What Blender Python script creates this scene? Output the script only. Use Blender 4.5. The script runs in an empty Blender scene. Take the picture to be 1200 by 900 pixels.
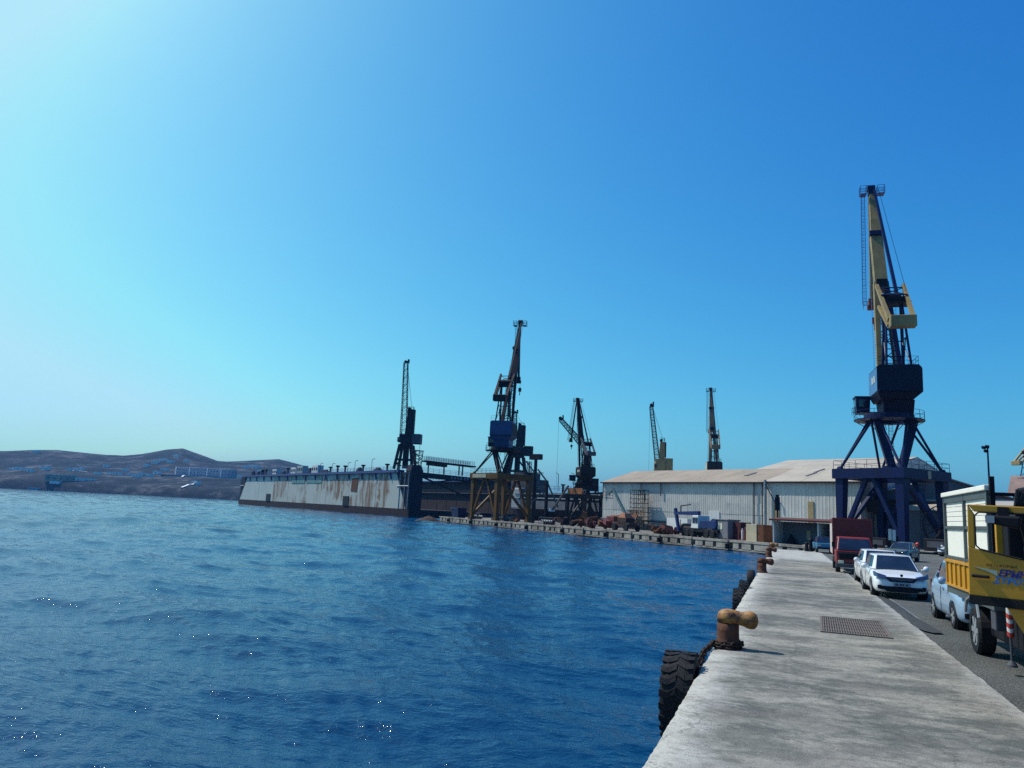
import bpy, bmesh, math, random
import numpy as np
from mathutils import Vector, Matrix, noise
random.seed(7); np.random.seed(7)
C = bpy.context.scene.collection
SC = bpy.context.scene
PI = math.pi
R = math.radians

# ------------------------------------------------------------------ camera
CAM_H = 2.3                                   # eye height over the quay top (z = 0)
cam_d = bpy.data.cameras.new('camera'); cam = bpy.data.objects.new('camera', cam_d); C.objects.link(cam)
cam_d.sensor_width = 36; cam_d.lens = 27.0; cam_d.clip_start = .1; cam_d.clip_end = 12000
_up = np.array([.05, 1, -.165]); _up /= np.linalg.norm(_up)
_f = np.array([321., -164.5, -900.]); _f -= _up*(_f@_up); _f /= np.linalg.norm(_f)
_M = np.array([np.cross(_f, _up), _f, _up])   # camera to world
cam.matrix_world = Matrix([[*_M[i], (0, 0, CAM_H)[i]] for i in range(3)] + [[0, 0, 0, 1]])
SC.camera = cam
# ------------------------------------------------------------------ world and sun
SUN_AZ, SUN_EL = -78.0, 52.0                  # degrees from +Y (clockwise positive), elevation
w = bpy.data.worlds.new('World'); SC.world = w; w.use_nodes = True
nt = w.node_tree; nt.nodes.clear()
sky = nt.nodes.new('ShaderNodeTexSky'); sky.sky_type = 'NISHITA'; sky.sun_disc = False
sky.sun_elevation = R(SUN_EL); sky.sun_rotation = R(SUN_AZ); sky.altitude = 0
sky.air_density = 1.0; sky.dust_density = 2.0; sky.ozone_density = 7.0
# the phone camera's colour curves: one power and one gain per channel, the same for the whole sky
sp_ = nt.nodes.new('ShaderNodeSeparateColor'); cb_ = nt.nodes.new('ShaderNodeCombineColor'); nt.links.new(sky.outputs[0], sp_.inputs[0])
def _math(op, src, val):
    n = nt.nodes.new('ShaderNodeMath'); n.operation = op; nt.links.new(src, n.inputs[0]); n.inputs[1].default_value = val; return n.outputs[0]
for ch, gam, gain, top in ((0, 2.1, .235, 4.6), (1, 1.40, .90, 8.1), (2, .70, 2.52, 9.6)):
    nt.links.new(_math('MINIMUM', _math('MULTIPLY', _math('POWER', sp_.outputs[ch], gam), gain), top), cb_.inputs[ch])
bg = nt.nodes.new('ShaderNodeBackground'); bg.inputs['Strength'].default_value = .10
wo = nt.nodes.new('ShaderNodeOutputWorld')
nt.links.new(cb_.outputs[0], bg.inputs[0]); nt.links.new(bg.outputs[0], wo.inputs[0])
sun_d = bpy.data.lights.new('sun', 'SUN'); sun_d.energy = 4.8; sun_d.angle = R(.53); sun_d.color = (1, .95, .87)
sun = bpy.data.objects.new('sun', sun_d); C.objects.link(sun)
_s = Vector((math.sin(R(SUN_AZ))*math.cos(R(SUN_EL)), math.cos(R(SUN_AZ))*math.cos(R(SUN_EL)), math.sin(R(SUN_EL))))
sun.rotation_euler = _s.to_track_quat('Z', 'Y').to_euler(); sun.location = (0, 0, 80)
SC.view_settings.view_transform = 'Standard'; SC.view_settings.look = 'None'
SC.cycles.use_denoising = False      # keeps the water glints and the concrete grain crisp
SC.view_settings.exposure = 0; SC.view_settings.gamma = 1

# ------------------------------------------------------------------ helpers
class MB:
    """collects shapes; build() links them as ONE mesh object"""
    def __init__(s, T=None): s.v = []; s.f = []; s.T = T
    def add(s, vs, fs):
        n = len(s.v)
        s.v += [tuple(s.T @ Vector(p)) if s.T else tuple(p) for p in vs]
        s.f += [tuple(i+n for i in q) for q in fs]
        return s
    def hexa(s, p):            # 4 lower + 4 upper corners, counter-clockwise
        return s.add(p, [(3,2,1,0), (4,5,6,7), (0,1,5,4), (1,2,6,5), (2,3,7,6), (3,0,4,7)])
    def box(s, c, d, rz=0):
        x, y, z = d[0]/2, d[1]/2, d[2]/2; ca, sa = math.cos(rz), math.sin(rz)
        q = [(-x,-y), (x,-y), (x,y), (-x,y)]
        return s.hexa([(c[0]+a*ca-b*sa, c[1]+a*sa+b*ca, c[2]+k) for k in (-z, z) for a, b in q])
    def beam(s, p, q, w, h=None, w2=None, h2=None):
        p, q = Vector(p), Vector(q); d = (q-p).normalized()
        u = Vector((0,0,1)) if abs(d.z) < .95 else Vector((0,1,0))
        a = d.cross(u).normalized(); b = a.cross(d).normalized()
        h = h or w; w2 = w2 or w; h2 = h2 or (h if w2 == w else h*w2/w)
        P = []
        for c, ww, hh in ((p, w, h), (q, w2, h2)):
            P += [c+a*i*ww/2+b*j*hh/2 for i, j in ((-1,-1), (1,-1), (1,1), (-1,1))]
        return s.hexa([tuple(v) for v in P])
    def tube(s, p, q, r, r2=None, n=8, caps=True):
        p, q = Vector(p), Vector(q); d = (q-p).normalized(); r2 = r if r2 is None else r2
        a = d.orthogonal().normalized(); b = d.cross(a)
        P = [tuple(c+(a*math.cos(2*PI*i/n)+b*math.sin(2*PI*i/n))*k) for c, k in ((p, r), (q, r2)) for i in range(n)]
        F = [(i, (i+1)%n, n+(i+1)%n, n+i) for i in range(n)]
        if caps: F += [tuple(range(n))[::-1], tuple(range(n, 2*n))]
        return s.add(P, F)
    def path(s, pts, r, n=6):
        for a, b in zip(pts[:-1], pts[1:]): s.tube(a, b, r, n=n)
        return s
    def lathe(s, prof, n=24, c=(0,0,0), ax='z', a0=0, closed=False):
        P = []
        for r, z in prof:
            for i in range(n):
                t = a0+2*PI*i/n; x, y = r*math.cos(t), r*math.sin(t)
                P.append({'z': (x,y,z), 'x': (z,x,y), 'y': (y,z,x)}[ax])
        P = [(p[0]+c[0], p[1]+c[1], p[2]+c[2]) for p in P]
        m = len(prof); F = []
        for j in range(m if closed else m-1):
            k = (j+1) % m
            F += [(j*n+i, j*n+(i+1)%n, k*n+(i+1)%n, k*n+i) for i in range(n)]
        if not closed: F += [tuple(range(n))[::-1], tuple(range((m-1)*n, m*n))]
        return s.add(P, F)
    def prism(s, pts, v):      # closed 3-D polygon extruded by v
        n = len(pts); v = Vector(v); P = [tuple(p) for p in pts]+[tuple(Vector(p)+v) for p in pts]
        return s.add(P, [tuple(range(n))[::-1], tuple(range(n, 2*n))]+[(i, (i+1)%n, n+(i+1)%n, n+i) for i in range(n)])
    def lattice(s, p, q, w0, w1, n, r, br=None, side=None):
        """square lattice boom"""
        p, q = Vector(p), Vector(q); d = (q-p).normalized(); a = Vector(side).normalized() if side else d.orthogonal().normalized()
        a = (a-d*a.dot(d)).normalized(); b = d.cross(a); br = br or r*.6
        K = [(1,1), (-1,1), (-1,-1), (1,-1)]; rings = []
        for i in range(n+1):
            t = i/n; wd = (w0*(1-t)+w1*t)/2; c = p.lerp(q, t)
            rings.append([c+a*x*wd+b*y*wd for x, y in K])
        for k in range(4):
            s.tube(rings[0][k], rings[n][k], r, n=5)
            for i in range(n):
                A, B = (k, (k+1)%4) if i % 2 else ((k+1)%4, k)
                s.tube(rings[i][A], rings[i+1][B], br, n=4); s.tube(rings[i][k], rings[i][(k+1)%4], br, n=4)
        return s
    def railing(s, pts, h=1.05, r=.025, step=1.5, rails=3):
        for a, b in zip(pts[:-1], pts[1:]):
            a, b = Vector(a), Vector(b); L = (b-a).length; n = max(1, round(L/step))
            for i in range(n+1): p = a.lerp(b, i/n); s.tube(p, p+Vector((0,0,h)), r, n=4)
            for j in range(rails):
                z = Vector((0,0,h*(j+1)/rails)); s.tube(a+z, b+z, r, n=4)
        return s
    def ladder(s, p, q, w=.45, r=.03, side=(1,0,0), step=.35, cage=0, cdir=(0,-1,0)):
        p, q = Vector(p), Vector(q); a = Vector(side).normalized()*w/2; n = max(2, int((q-p).length/step))
        s.tube(p-a, q-a, r, n=4); s.tube(p+a, q+a, r, n=4)
        for i in range(n+1): c = p.lerp(q, i/n); s.tube(c-a, c+a, r*.7, n=4)
        if cage:
            cd = Vector(cdir).normalized()
            arc = [a*math.cos(t)*1.3+cd*cage*math.sin(t) for t in [PI*k/5 for k in range(6)]]
            m = max(2, int((q-p).length/1.0))
            for i in range(m+1): c = p.lerp(q, i/m); s.path([c+k for k in arc], r*.7, n=4)
            for k in arc[1:-1]: s.tube(p+k, q+k, r*.6, n=4)
        return s
    def build(s, name, m, parent=None, bevel=0, smooth=False, label=None, sub=0):
        me = bpy.data.meshes.new(name); me.from_pydata(s.v, [], s.f); me.materials.append(m)
        o = bpy.data.objects.new(name, me); C.objects.link(o); fix_normals(me)
        if parent is not None: o.parent = parent
        if smooth:
            for p in me.polygons: p.use_smooth = True
        if bevel:
            b = o.modifiers.new('bevel', 'BEVEL'); b.width = bevel; b.segments = 2; b.limit_method = 'ANGLE'; b.angle_limit = R(35)
        if sub:
            q = o.modifiers.new('sub', 'SUBSURF'); q.levels = sub; q.render_levels = sub
        if label: o['label'] = label
        return o

def fix_normals(me):
    bm = bmesh.new(); bm.from_mesh(me); bmesh.ops.recalc_face_normals(bm, faces=bm.faces); bm.to_mesh(me); bm.free()
def tag(o, label=None, cat=None, group=None, kind=None):
    for k, v in (('label', label), ('category', cat), ('group', group), ('kind', kind)):
        if v: o[k] = v
    return o
def thing(name, label, cat, loc=(0,0,0), rz=0, group=None):
    o = bpy.data.objects.new(name, None); C.objects.link(o); o.location = loc; o.rotation_euler = (0,0,rz)
    o.empty_display_size = .3
    return tag(o, label, cat, group)
def kids(o): return [c for c in C.objects if c.parent is o]
def copy_tree(o, parent=None):
    c = o.copy(); C.objects.link(c)
    if parent is not None: c.parent = parent
    for ch in kids(o): copy_tree(ch, c)
    return c
def part_copy(src, parent, loc=None, rot=None, scale=None, name=None):
    c = src.copy(); C.objects.link(c); c.parent = parent
    if loc: c.location = loc
    if rot: c.rotation_euler = rot
    if scale: c.scale = scale
    return c
def Rz(a): return Matrix.Rotation(a, 4, 'Z')
def ring(r, z, n=24, a0=0, a1=2*PI): return [(r*math.cos(a0+(a1-a0)*i/n), r*math.sin(a0+(a1-a0)*i/n), z) for i in range(n+1)]

# ------------------------------------------------------------------ materials
def _tex(nt, kind, scale, detail=6, rough=.6, vec=None, **kw):
    n = nt.nodes.new(kind)
    if 'Scale' in n.inputs: n.inputs['Scale'].default_value = scale
    if 'Detail' in n.inputs: n.inputs['Detail'].default_value = detail
    if 'Roughness' in n.inputs: n.inputs['Roughness'].default_value = rough
    if vec: nt.links.new(vec, n.inputs['Vector'])
    return n
def _ramp(nt, src, a, b, ca=(0,0,0,1), cb=(1,1,1,1)):
    r = nt.nodes.new('ShaderNodeValToRGB'); e = r.color_ramp.elements
    e[0].position = a; e[1].position = b; e[0].color = ca; e[1].color = cb
    nt.links.new(src, r.inputs[0]); return r.outputs[0]
def _mix(nt, fac, a, b, mode='MIX'):
    m = nt.nodes.new('ShaderNodeMix'); m.data_type = 'RGBA'; m.blend_type = mode
    for s, v in ((m.inputs[0], fac), (m.inputs[6], a), (m.inputs[7], b)):
        if hasattr(v, 'links') or isinstance(v, bpy.types.NodeSocket): nt.links.new(v, s)
        elif isinstance(v, (int, float)): s.default_value = v
        else: s.default_value = (*v[:3], 1)
    return m.outputs[2]
def _coord(nt, scale=(1,1,1), obj=True):
    t = nt.nodes.new('ShaderNodeTexCoord') if obj else nt.nodes.new('ShaderNodeNewGeometry')
    m = nt.nodes.new('ShaderNodeMapping'); m.inputs['Scale'].default_value = scale
    nt.links.new(t.outputs['Object' if obj else 'Position'], m.inputs[0]); return m.outputs[0]
def new_mat(name):
    m = bpy.data.materials.new(name); m.use_nodes = True
    return m, m.node_tree, m.node_tree.nodes['Principled BSDF']
def mat(name, col, rough=.6, metal=0, var=.25, scale=1.2, rust=0, rustcol=(.16,.06,.025), dirt=0, bump=0, bscale=30, streak=False, spec=.5):
    """painted or raw surface: tone variation, dirt, rust breaking through, fine relief"""
    m, nt, b = new_mat(name)
    v = _coord(nt, obj=False); n1 = _tex(nt, 'ShaderNodeTexNoise', scale, vec=v)
    c = _mix(nt, _ramp(nt, n1.outputs[0], .3, .7), [k*(1-var) for k in col], [min(1, k*(1+var*.5)) for k in col])
    vs = _coord(nt, (1, 1, .18) if streak else (1, 1, 1), obj=False)
    if dirt:
        n2 = _tex(nt, 'ShaderNodeTexNoise', scale*3.1, 8, .7, vs)
        c = _mix(nt, _ramp(nt, n2.outputs[0], .5, .75, (0,0,0,1), (dirt,dirt,dirt,1)), c, [k*.35+.01 for k in col])
    if rust:
        n3 = _tex(nt, 'ShaderNodeTexNoise', scale*2.3, 10, .72, vs)
        lo = .72-.35*rust; c = _mix(nt, _ramp(nt, n3.outputs[0], lo, lo+.07), c, rustcol)
    nt.links.new(c, b.inputs['Base Color']); b.inputs['Roughness'].default_value = rough; b.inputs['Metallic'].default_value = metal
    b.inputs['Specular IOR Level'].default_value = spec if max(col) > .12 else min(spec, .2)
    if bump:
        n4 = _tex(nt, 'ShaderNodeTexNoise', bscale, 8, .65, v); bp = nt.nodes.new('ShaderNodeBump')
        bp.inputs['Strength'].default_value = bump; bp.inputs['Distance'].default_value = .02
        nt.links.new(n4.outputs[0], bp.inputs['Height']); nt.links.new(bp.outputs[0], b.inputs['Normal'])
    return m
def car_paint(name, col, rough=.25):
    m, nt, b = new_mat(name); v = _coord(nt); n = _tex(nt, 'ShaderNodeTexNoise', 3, 6, .6, v)
    nt.links.new(_mix(nt, _ramp(nt, n.outputs[0], .35, .75), col, [k*.86 for k in col]), b.inputs['Base Color'])
    b.inputs['Roughness'].default_value = rough; b.inputs['Coat Weight'].default_value = .6; b.inputs['Coat Roughness'].default_value = .06
    return m
def glass_dark(name, col=(.01,.015,.03), rough=.05):
    m, nt, b = new_mat(name); v = _coord(nt); n = _tex(nt, 'ShaderNodeTexNoise', 2, 3, .5, v)
    nt.links.new(_mix(nt, _ramp(nt, n.outputs[0], .4, .7), col, [k*1.8 for k in col]), b.inputs['Base Color'])
    b.inputs['Roughness'].default_value = rough; b.inputs['Specular IOR Level'].default_value = .7
    return m

M = {}
M['steel_blue'] = mat('crane blue paint', (.001,.008,.060), .45, var=.35, dirt=.6, rust=.02, scale=.5, streak=True)
M['steel_navy'] = mat('machinery house navy paint', (.003,.005,.022), .5, var=.3, dirt=.5, scale=.6, rust=.1, streak=True)
M['house_lit_blue'] = mat('house side sunlit blue paint', (.05,.17,.36), .5, var=.2, dirt=.4, scale=.8)  # lighter blue puts the sunlight on the house's left side into the colour
M['jib_yellow'] = mat('jib faded yellow paint', (.28,.20,.07), .55, var=.35, dirt=.7, rust=.25, scale=.6, streak=True)
M['jib_dark'] = mat('jib dark steel', (.011,.010,.015), .6, var=.4, rust=.12, scale=.8)
M['jib_brown'] = mat('jib rusty brown paint', (.026,.011,.012), .65, var=.4, rust=.12, scale=.8)
M['portal_gold'] = mat('portal ochre paint', (.12,.056,.010), .6, var=.35, dirt=.6, rust=.3, scale=.5, streak=True)
M['house_mid'] = mat('middle crane house blue', (.02,.05,.16), .55, var=.3, dirt=.5, scale=1)
M['tan'] = mat('tan crane cladding', (.38,.25,.09), .6, var=.25, dirt=.4, rust=.15, scale=.7, streak=True)
M['cream'] = mat('cream crane cladding', (.42,.36,.24), .6, var=.2, dirt=.4, scale=.7, streak=True)
M['brown_steel'] = mat('brown crane cladding', (.03,.02,.018), .6, var=.3, rust=.2, scale=.7)
M['grey_steel'] = mat('grey weathered steel', (.07,.075,.09), .6, var=.35, rust=.2, scale=1)
M['dark_steel'] = mat('black steel', (.009,.009,.014), .6, var=.4, rust=.15, scale=1)
M['light_steel'] = mat('galvanised steel', (.34,.36,.38), .45, .4, var=.25, scale=2)
M['rust'] = mat('rust', (.12,.05,.025), .85, var=.45, scale=3, bump=.4)
M['rust_orange'] = mat('rusty orange panels', (.34,.12,.035), .8, var=.5, scale=.8, dirt=.6, streak=True)
M['glass'] = glass_dark('dark window glass')
M['pale_window'] = mat('pale crane window', (.65,.62,.45), .3, var=.1)
M['white_paint'] = mat('white paint', (.60,.61,.59), .5, var=.12, dirt=.2, scale=1)
M['rubber'] = mat('black rubber', (.013,.014,.017), .7, var=.5, scale=6, dirt=.3, bump=.5, bscale=40)
M['red_paint'] = mat('red paint', (.15,.028,.022), .5, var=.3, dirt=.4, scale=2)
M['green_paint'] = mat('boom grey green paint', (.07,.13,.13), .5, var=.3, dirt=.4, scale=1)
M['blue_machine'] = mat('machine blue paint', (.015,.035,.12), .5, var=.3, dirt=.4, scale=1)
M['orange_paint'] = mat('orange paint', (.36,.12,.045), .5, var=.3, dirt=.4, scale=1)
M['dark_yard'] = mat('scrap brown steel', (.05,.03,.026), .8, var=.5, rust=.2, scale=2)

def concrete_mat(name, col, dark=(.16,.165,.16), edge=False):
    m, nt, b = new_mat(name); v = _coord(nt, obj=False); vx = _coord(nt, (.5, 1.3, 1), obj=False)
    n0 = _tex(nt, 'ShaderNodeTexNoise', .16, 5, .6, vx); n1 = _tex(nt, 'ShaderNodeTexNoise', .85, 12, .74, _coord(nt, (.75, 1.1, 1), obj=False))
    n2 = _tex(nt, 'ShaderNodeTexNoise', 7, 12, .8, v); n3 = _tex(nt, 'ShaderNodeTexNoise', 60, 6, .75, v); vo = _tex(nt, 'ShaderNodeTexVoronoi', 3.3, vec=v)
    k = _mix(nt, .55, _ramp(nt, n0.outputs[0], .42, .58), _ramp(nt, n1.outputs[0], .44, .57)); ed = None
    if edge:      # worn pale strips along both edges and the newer end of the slab
        g = nt.nodes.new('ShaderNodeNewGeometry'); sp = nt.nodes.new('ShaderNodeSeparateXYZ'); nt.links.new(g.outputs['Position'], sp.inputs[0])
        def rng_(src, a, c):
            mr = nt.nodes.new('ShaderNodeMapRange'); mr.inputs[1].default_value = a; mr.inputs[2].default_value = c; nt.links.new(src, mr.inputs[0]); return mr.outputs[0]
        e1 = rng_(sp.outputs[0], -.35, -1.25); e2 = rng_(sp.outputs[0], 2.5, 2.95); e3 = rng_(sp.outputs[1], 52, 66); e4 = rng_(sp.outputs[1], 9.5, 6.5)
        for e, w_ in ((e1,.42), (e2,.36), (e3,.85), (e4,.15)):
            mul = nt.nodes.new('ShaderNodeMath'); mul.operation = 'MULTIPLY'; mul.inputs[1].default_value = w_; nt.links.new(e, mul.inputs[0])
            ad = nt.nodes.new('ShaderNodeMath'); ad.operation = 'ADD'; ad.use_clamp = True; nt.links.new(mul.outputs[0], ad.inputs[0])
            if ed is not None: nt.links.new(ed, ad.inputs[1])
            else: ad.inputs[1].default_value = 0
            ed = ad.outputs[0]
    c = _mix(nt, _ramp(nt, k, .2, .8), dark, col)
    if edge:
        nb = _tex(nt, 'ShaderNodeTexNoise', 1.5, 14, .82, vx); ad = nt.nodes.new('ShaderNodeMath'); ad.operation = 'ADD'; nt.links.new(ed, ad.inputs[0]); nt.links.new(nb.outputs[0], ad.inputs[1])
        c = _mix(nt, _ramp(nt, ad.outputs[0], .62, .86), c, (.47,.46,.42))
        c = _mix(nt, _ramp(nt, nb.outputs[0], .60, .68, (0,0,0,1), (.55,.55,.55,1)), c, (.36,.36,.33))
        nw = _tex(nt, 'ShaderNodeTexNoise', .9, 4, .5, v); c = _mix(nt, _ramp(nt, nw.outputs[0], .5, .62, (0,0,0,1), (.4,.4,.4,1)), c, (.22,.195,.18))
    c = _mix(nt, _ramp(nt, n2.outputs[0], .30, .52, (.6,.6,.6,1), (0,0,0,1)), c, [q*.55 for q in dark])
    c = _mix(nt, _ramp(nt, n2.outputs[0], .56, .70, (0,0,0,1), (.65,.65,.65,1)), c, [min(1, q*1.3) for q in col])
    c = _mix(nt, _ramp(nt, n3.outputs[0], .32, .50, (.6,.6,.6,1), (0,0,0,1)), c, [q*.45 for q in dark])
    c = _mix(nt, _ramp(nt, n3.outputs[0], .58, .68, (0,0,0,1), (.45,.45,.45,1)), c, [min(1, q*1.3) for q in col])
    n5 = _tex(nt, 'ShaderNodeTexNoise', 13, 10, .85, _coord(nt, (.7, 1.1, 1), obj=False))
    n6 = _tex(nt, 'ShaderNodeTexNoise', 2.6, 10, .8, v)
    c = _mix(nt, _ramp(nt, n6.outputs[0], .38, .46, (.35,.35,.35,1), (0,0,0,1)), c, [q*.75 for q in dark])
    c = _mix(nt, _ramp(nt, n6.outputs[0], .60, .64, (0,0,0,1), (.32,.32,.32,1)), c, [min(1, q*1.7) for q in col])
    c = _mix(nt, _ramp(nt, n5.outputs[0], .36, .47, (.55,.55,.55,1), (0,0,0,1)), c, [q*.6 for q in dark])
    c = _mix(nt, _ramp(nt, n5.outputs[0], .57, .66, (0,0,0,1), (.5,.5,.5,1)), c, [min(1, q*1.5) for q in col])
    wv = _tex(nt, 'ShaderNodeTexNoise', 1.2, 6, .7, v); vm = nt.nodes.new('ShaderNodeVectorMath'); vm.operation = 'MULTIPLY_ADD'; vm.inputs[1].default_value = (.9,.9,.9); nt.links.new(wv.outputs[1], vm.inputs[0]); nt.links.new(v, vm.inputs[2])
    cr_ = nt.nodes.new('ShaderNodeTexVoronoi'); cr_.feature = 'DISTANCE_TO_EDGE'; cr_.inputs['Scale'].default_value = .42; nt.links.new(vm.outputs[0], cr_.inputs['Vector'])
    c = _mix(nt, _ramp(nt, cr_.outputs[0], .0, .006, (.6,.6,.6,1), (0,0,0,1)), c, [q*.35 for q in dark])
    c = _mix(nt, _ramp(nt, vo.outputs[0], .02, .05, (.8,.8,.8,1), (0,0,0,1)), c, [q*.3 for q in dark])
    nt.links.new(c, b.inputs['Base Color']); b.inputs['Roughness'].default_value = .9; b.inputs['Specular IOR Level'].default_value = .2
    bp = nt.nodes.new('ShaderNodeBump'); bp.inputs['Strength'].default_value = .8; bp.inputs['Distance'].default_value = .03
    nt.links.new(_mix(nt, .5, n2.outputs[0], n3.outputs[0]), bp.inputs['Height']); nt.links.new(bp.outputs[0], b.inputs['Normal'])
    return m
M['hydrant'] = mat('hydrant red paint', (.42,.03,.02), .5, var=.2)
M['quay'] = concrete_mat('quay concrete', (.32,.305,.265), dark=(.115,.120,.110), edge=True)
M['far_quay'] = concrete_mat('far quay concrete', (.40,.36,.30), dark=(.2,.17,.14))
M['shed_wall'] = concrete_mat('shed plaster', (.42,.41,.38), dark=(.2,.19,.18))
def asphalt_mat():
    m, nt, b = new_mat('asphalt'); v = _coord(nt, obj=False)
    n1 = _tex(nt, 'ShaderNodeTexNoise', .35, 8, .65, v); n2 = _tex(nt, 'ShaderNodeTexNoise', 28, 6, .8, v); vo = _tex(nt, 'ShaderNodeTexVoronoi', 70, vec=v)
    c = _mix(nt, _ramp(nt, n1.outputs[0], .35, .7), (.05,.054,.052), (.12,.122,.112))
    c = _mix(nt, _ramp(nt, n2.outputs[0], .5, .62, (0,0,0,1), (.8,.8,.8,1)), c, (.30,.295,.27))
    nt.links.new(c, b.inputs['Base Color']); b.inputs['Roughness'].default_value = .85; b.inputs['Specular IOR Level'].default_value = .3
    bp = nt.nodes.new('ShaderNodeBump'); bp.inputs['Strength'].default_value = .8; bp.inputs['Distance'].default_value = .02
    nt.links.new(vo.outputs[0], bp.inputs['Height']); nt.links.new(bp.outputs[0], b.inputs['Normal']); return m
M['asphalt'] = asphalt_mat()
M['yard'] = concrete_mat('yard ground', (.30,.28,.25), dark=(.12,.11,.1))

def water_mat():
    m, nt, b = new_mat('sea water'); v = _coord(nt, obj=False)
    n0 = _tex(nt, 'ShaderNodeTexNoise', .018, 4, .5, v)
    c = _mix(nt, _ramp(nt, n0.outputs[0], .35, .65), (.0002,.024,.080), (.0002,.048,.135))
    nt.links.new(c, b.inputs['Base Color']); b.inputs['Roughness'].default_value = .05; b.inputs['IOR'].default_value = 1.23
    b.inputs['Specular IOR Level'].default_value = .45; b.inputs['Specular Tint'].default_value = (.55, .9, 1, 1)
    n1 = _tex(nt, 'ShaderNodeTexNoise', 2.8, 4, .62, _coord(nt, (.8, 1.6, 1), obj=False))
    n2 = _tex(nt, 'ShaderNodeTexNoise', 10, 3, .55, v)
    b1 = nt.nodes.new('ShaderNodeBump'); b1.inputs['Strength'].default_value = .75; b1.inputs['Distance'].default_value = .07
    b2 = nt.nodes.new('ShaderNodeBump'); b2.inputs['Strength'].default_value = .38; b2.inputs['Distance'].default_value = .03
    nt.links.new(n1.outputs[0], b1.inputs['Height']); nt.links.new(n2.outputs[0], b2.inputs['Height'])
    nt.links.new(b1.outputs[0], b2.inputs['Normal']); nt.links.new(b2.outputs[0], b.inputs['Normal']); return m
M['water'] = water_mat()

def hill_mat():
    m, nt, b = new_mat('haze blue scrub hillside'); v = _coord(nt, (1,1,2.5), obj=False)  # bluish tones put the distance haze into the scrub colours
    n1 = _tex(nt, 'ShaderNodeTexNoise', .006, 8, .6, v); n2 = _tex(nt, 'ShaderNodeTexNoise', .022, 12, .78, v); n3 = _tex(nt, 'ShaderNodeTexVoronoi', .05, vec=v)
    c = _mix(nt, _ramp(nt, n1.outputs[0], .4, .65), (.010,.022,.036), (.050,.050,.058))
    c = _mix(nt, _ramp(nt, n2.outputs[0], .46, .56, (.9,.9,.9,1), (0,0,0,1)), c, (.004,.010,.018))
    c = _mix(nt, _ramp(nt, n2.outputs[0], .54, .62, (0,0,0,1), (.8,.8,.8,1)), c, (.12,.12,.13))
    nt.links.new(c, b.inputs['Base Color']); b.inputs['Roughness'].default_value = .95; b.inputs['Specular IOR Level'].default_value = .1; return m
M['hill'] = hill_mat()

# ------------------------------------------------------------------ water
WATER_Z = -1.4
def sea():
    na, r0, r1 = 720, 5.0, 2600.0
    ang = np.linspace(R(-102), R(10), na); q = 1+ (ang[1]-ang[0])*1.8; nr = int(math.log(r1/r0)/math.log(q))+1
    rad = r0*q**np.arange(nr)
    A, Rr = np.meshgrid(ang, rad); X = np.sin(A)*Rr; Y = np.cos(A)*Rr
    cell = Rr*(ang[1]-ang[0])*1.8
    Z = np.zeros_like(X); rng = np.random.RandomState(3)
    for k in range(90):
        lam = .40*(50)**(rng.rand()**1.5); th = R(205)+rng.randn()*.55
        amp = .0048*lam**.80 * (0.5+rng.rand()) * (1 if lam < 3 else 1.2)
        kx, ky = math.sin(th)*2*PI/lam, math.cos(th)*2*PI/lam; ph = rng.rand()*2*PI
        att = np.clip((lam/cell-2.0)/2.5, 0, 1); s = kx*X+ky*Y+ph
        grp = .65+.35*np.sin(s*.137+rng.rand()*6+X*.03*rng.randn())
        Z += att*amp*grp*(np.sin(s)-.32*np.cos(2*s))
    Z += WATER_Z
    V = np.stack([X, Y, Z], -1).reshape(-1, 3)
    i = np.arange(nr*na).reshape(nr, na); Fq = np.stack([i[:-1,:-1], i[:-1,1:], i[1:,1:], i[1:,:-1]], -1).reshape(-1, 4)
    me = bpy.data.meshes.new('sea'); me.vertices.add(len(V)); me.vertices.foreach_set('co', V.ravel())
    me.loops.add(Fq.size); me.loops.foreach_set('vertex_index', Fq[:, ::-1].ravel().astype(np.int32))
    me.polygons.add(len(Fq)); me.polygons.foreach_set('loop_start', np.arange(0, Fq.size, 4, dtype=np.int32)); me.polygons.foreach_set('loop_total', np.full(len(Fq), 4, dtype=np.int32))
    me.update(); me.validate(); me.polygons.foreach_set('use_smooth', np.ones(len(Fq), dtype=bool)); me.materials.append(M['water'])
    o = bpy.data.objects.new('sea', me); C.objects.link(o); tag(o, kind='structure')
sea()

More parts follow.
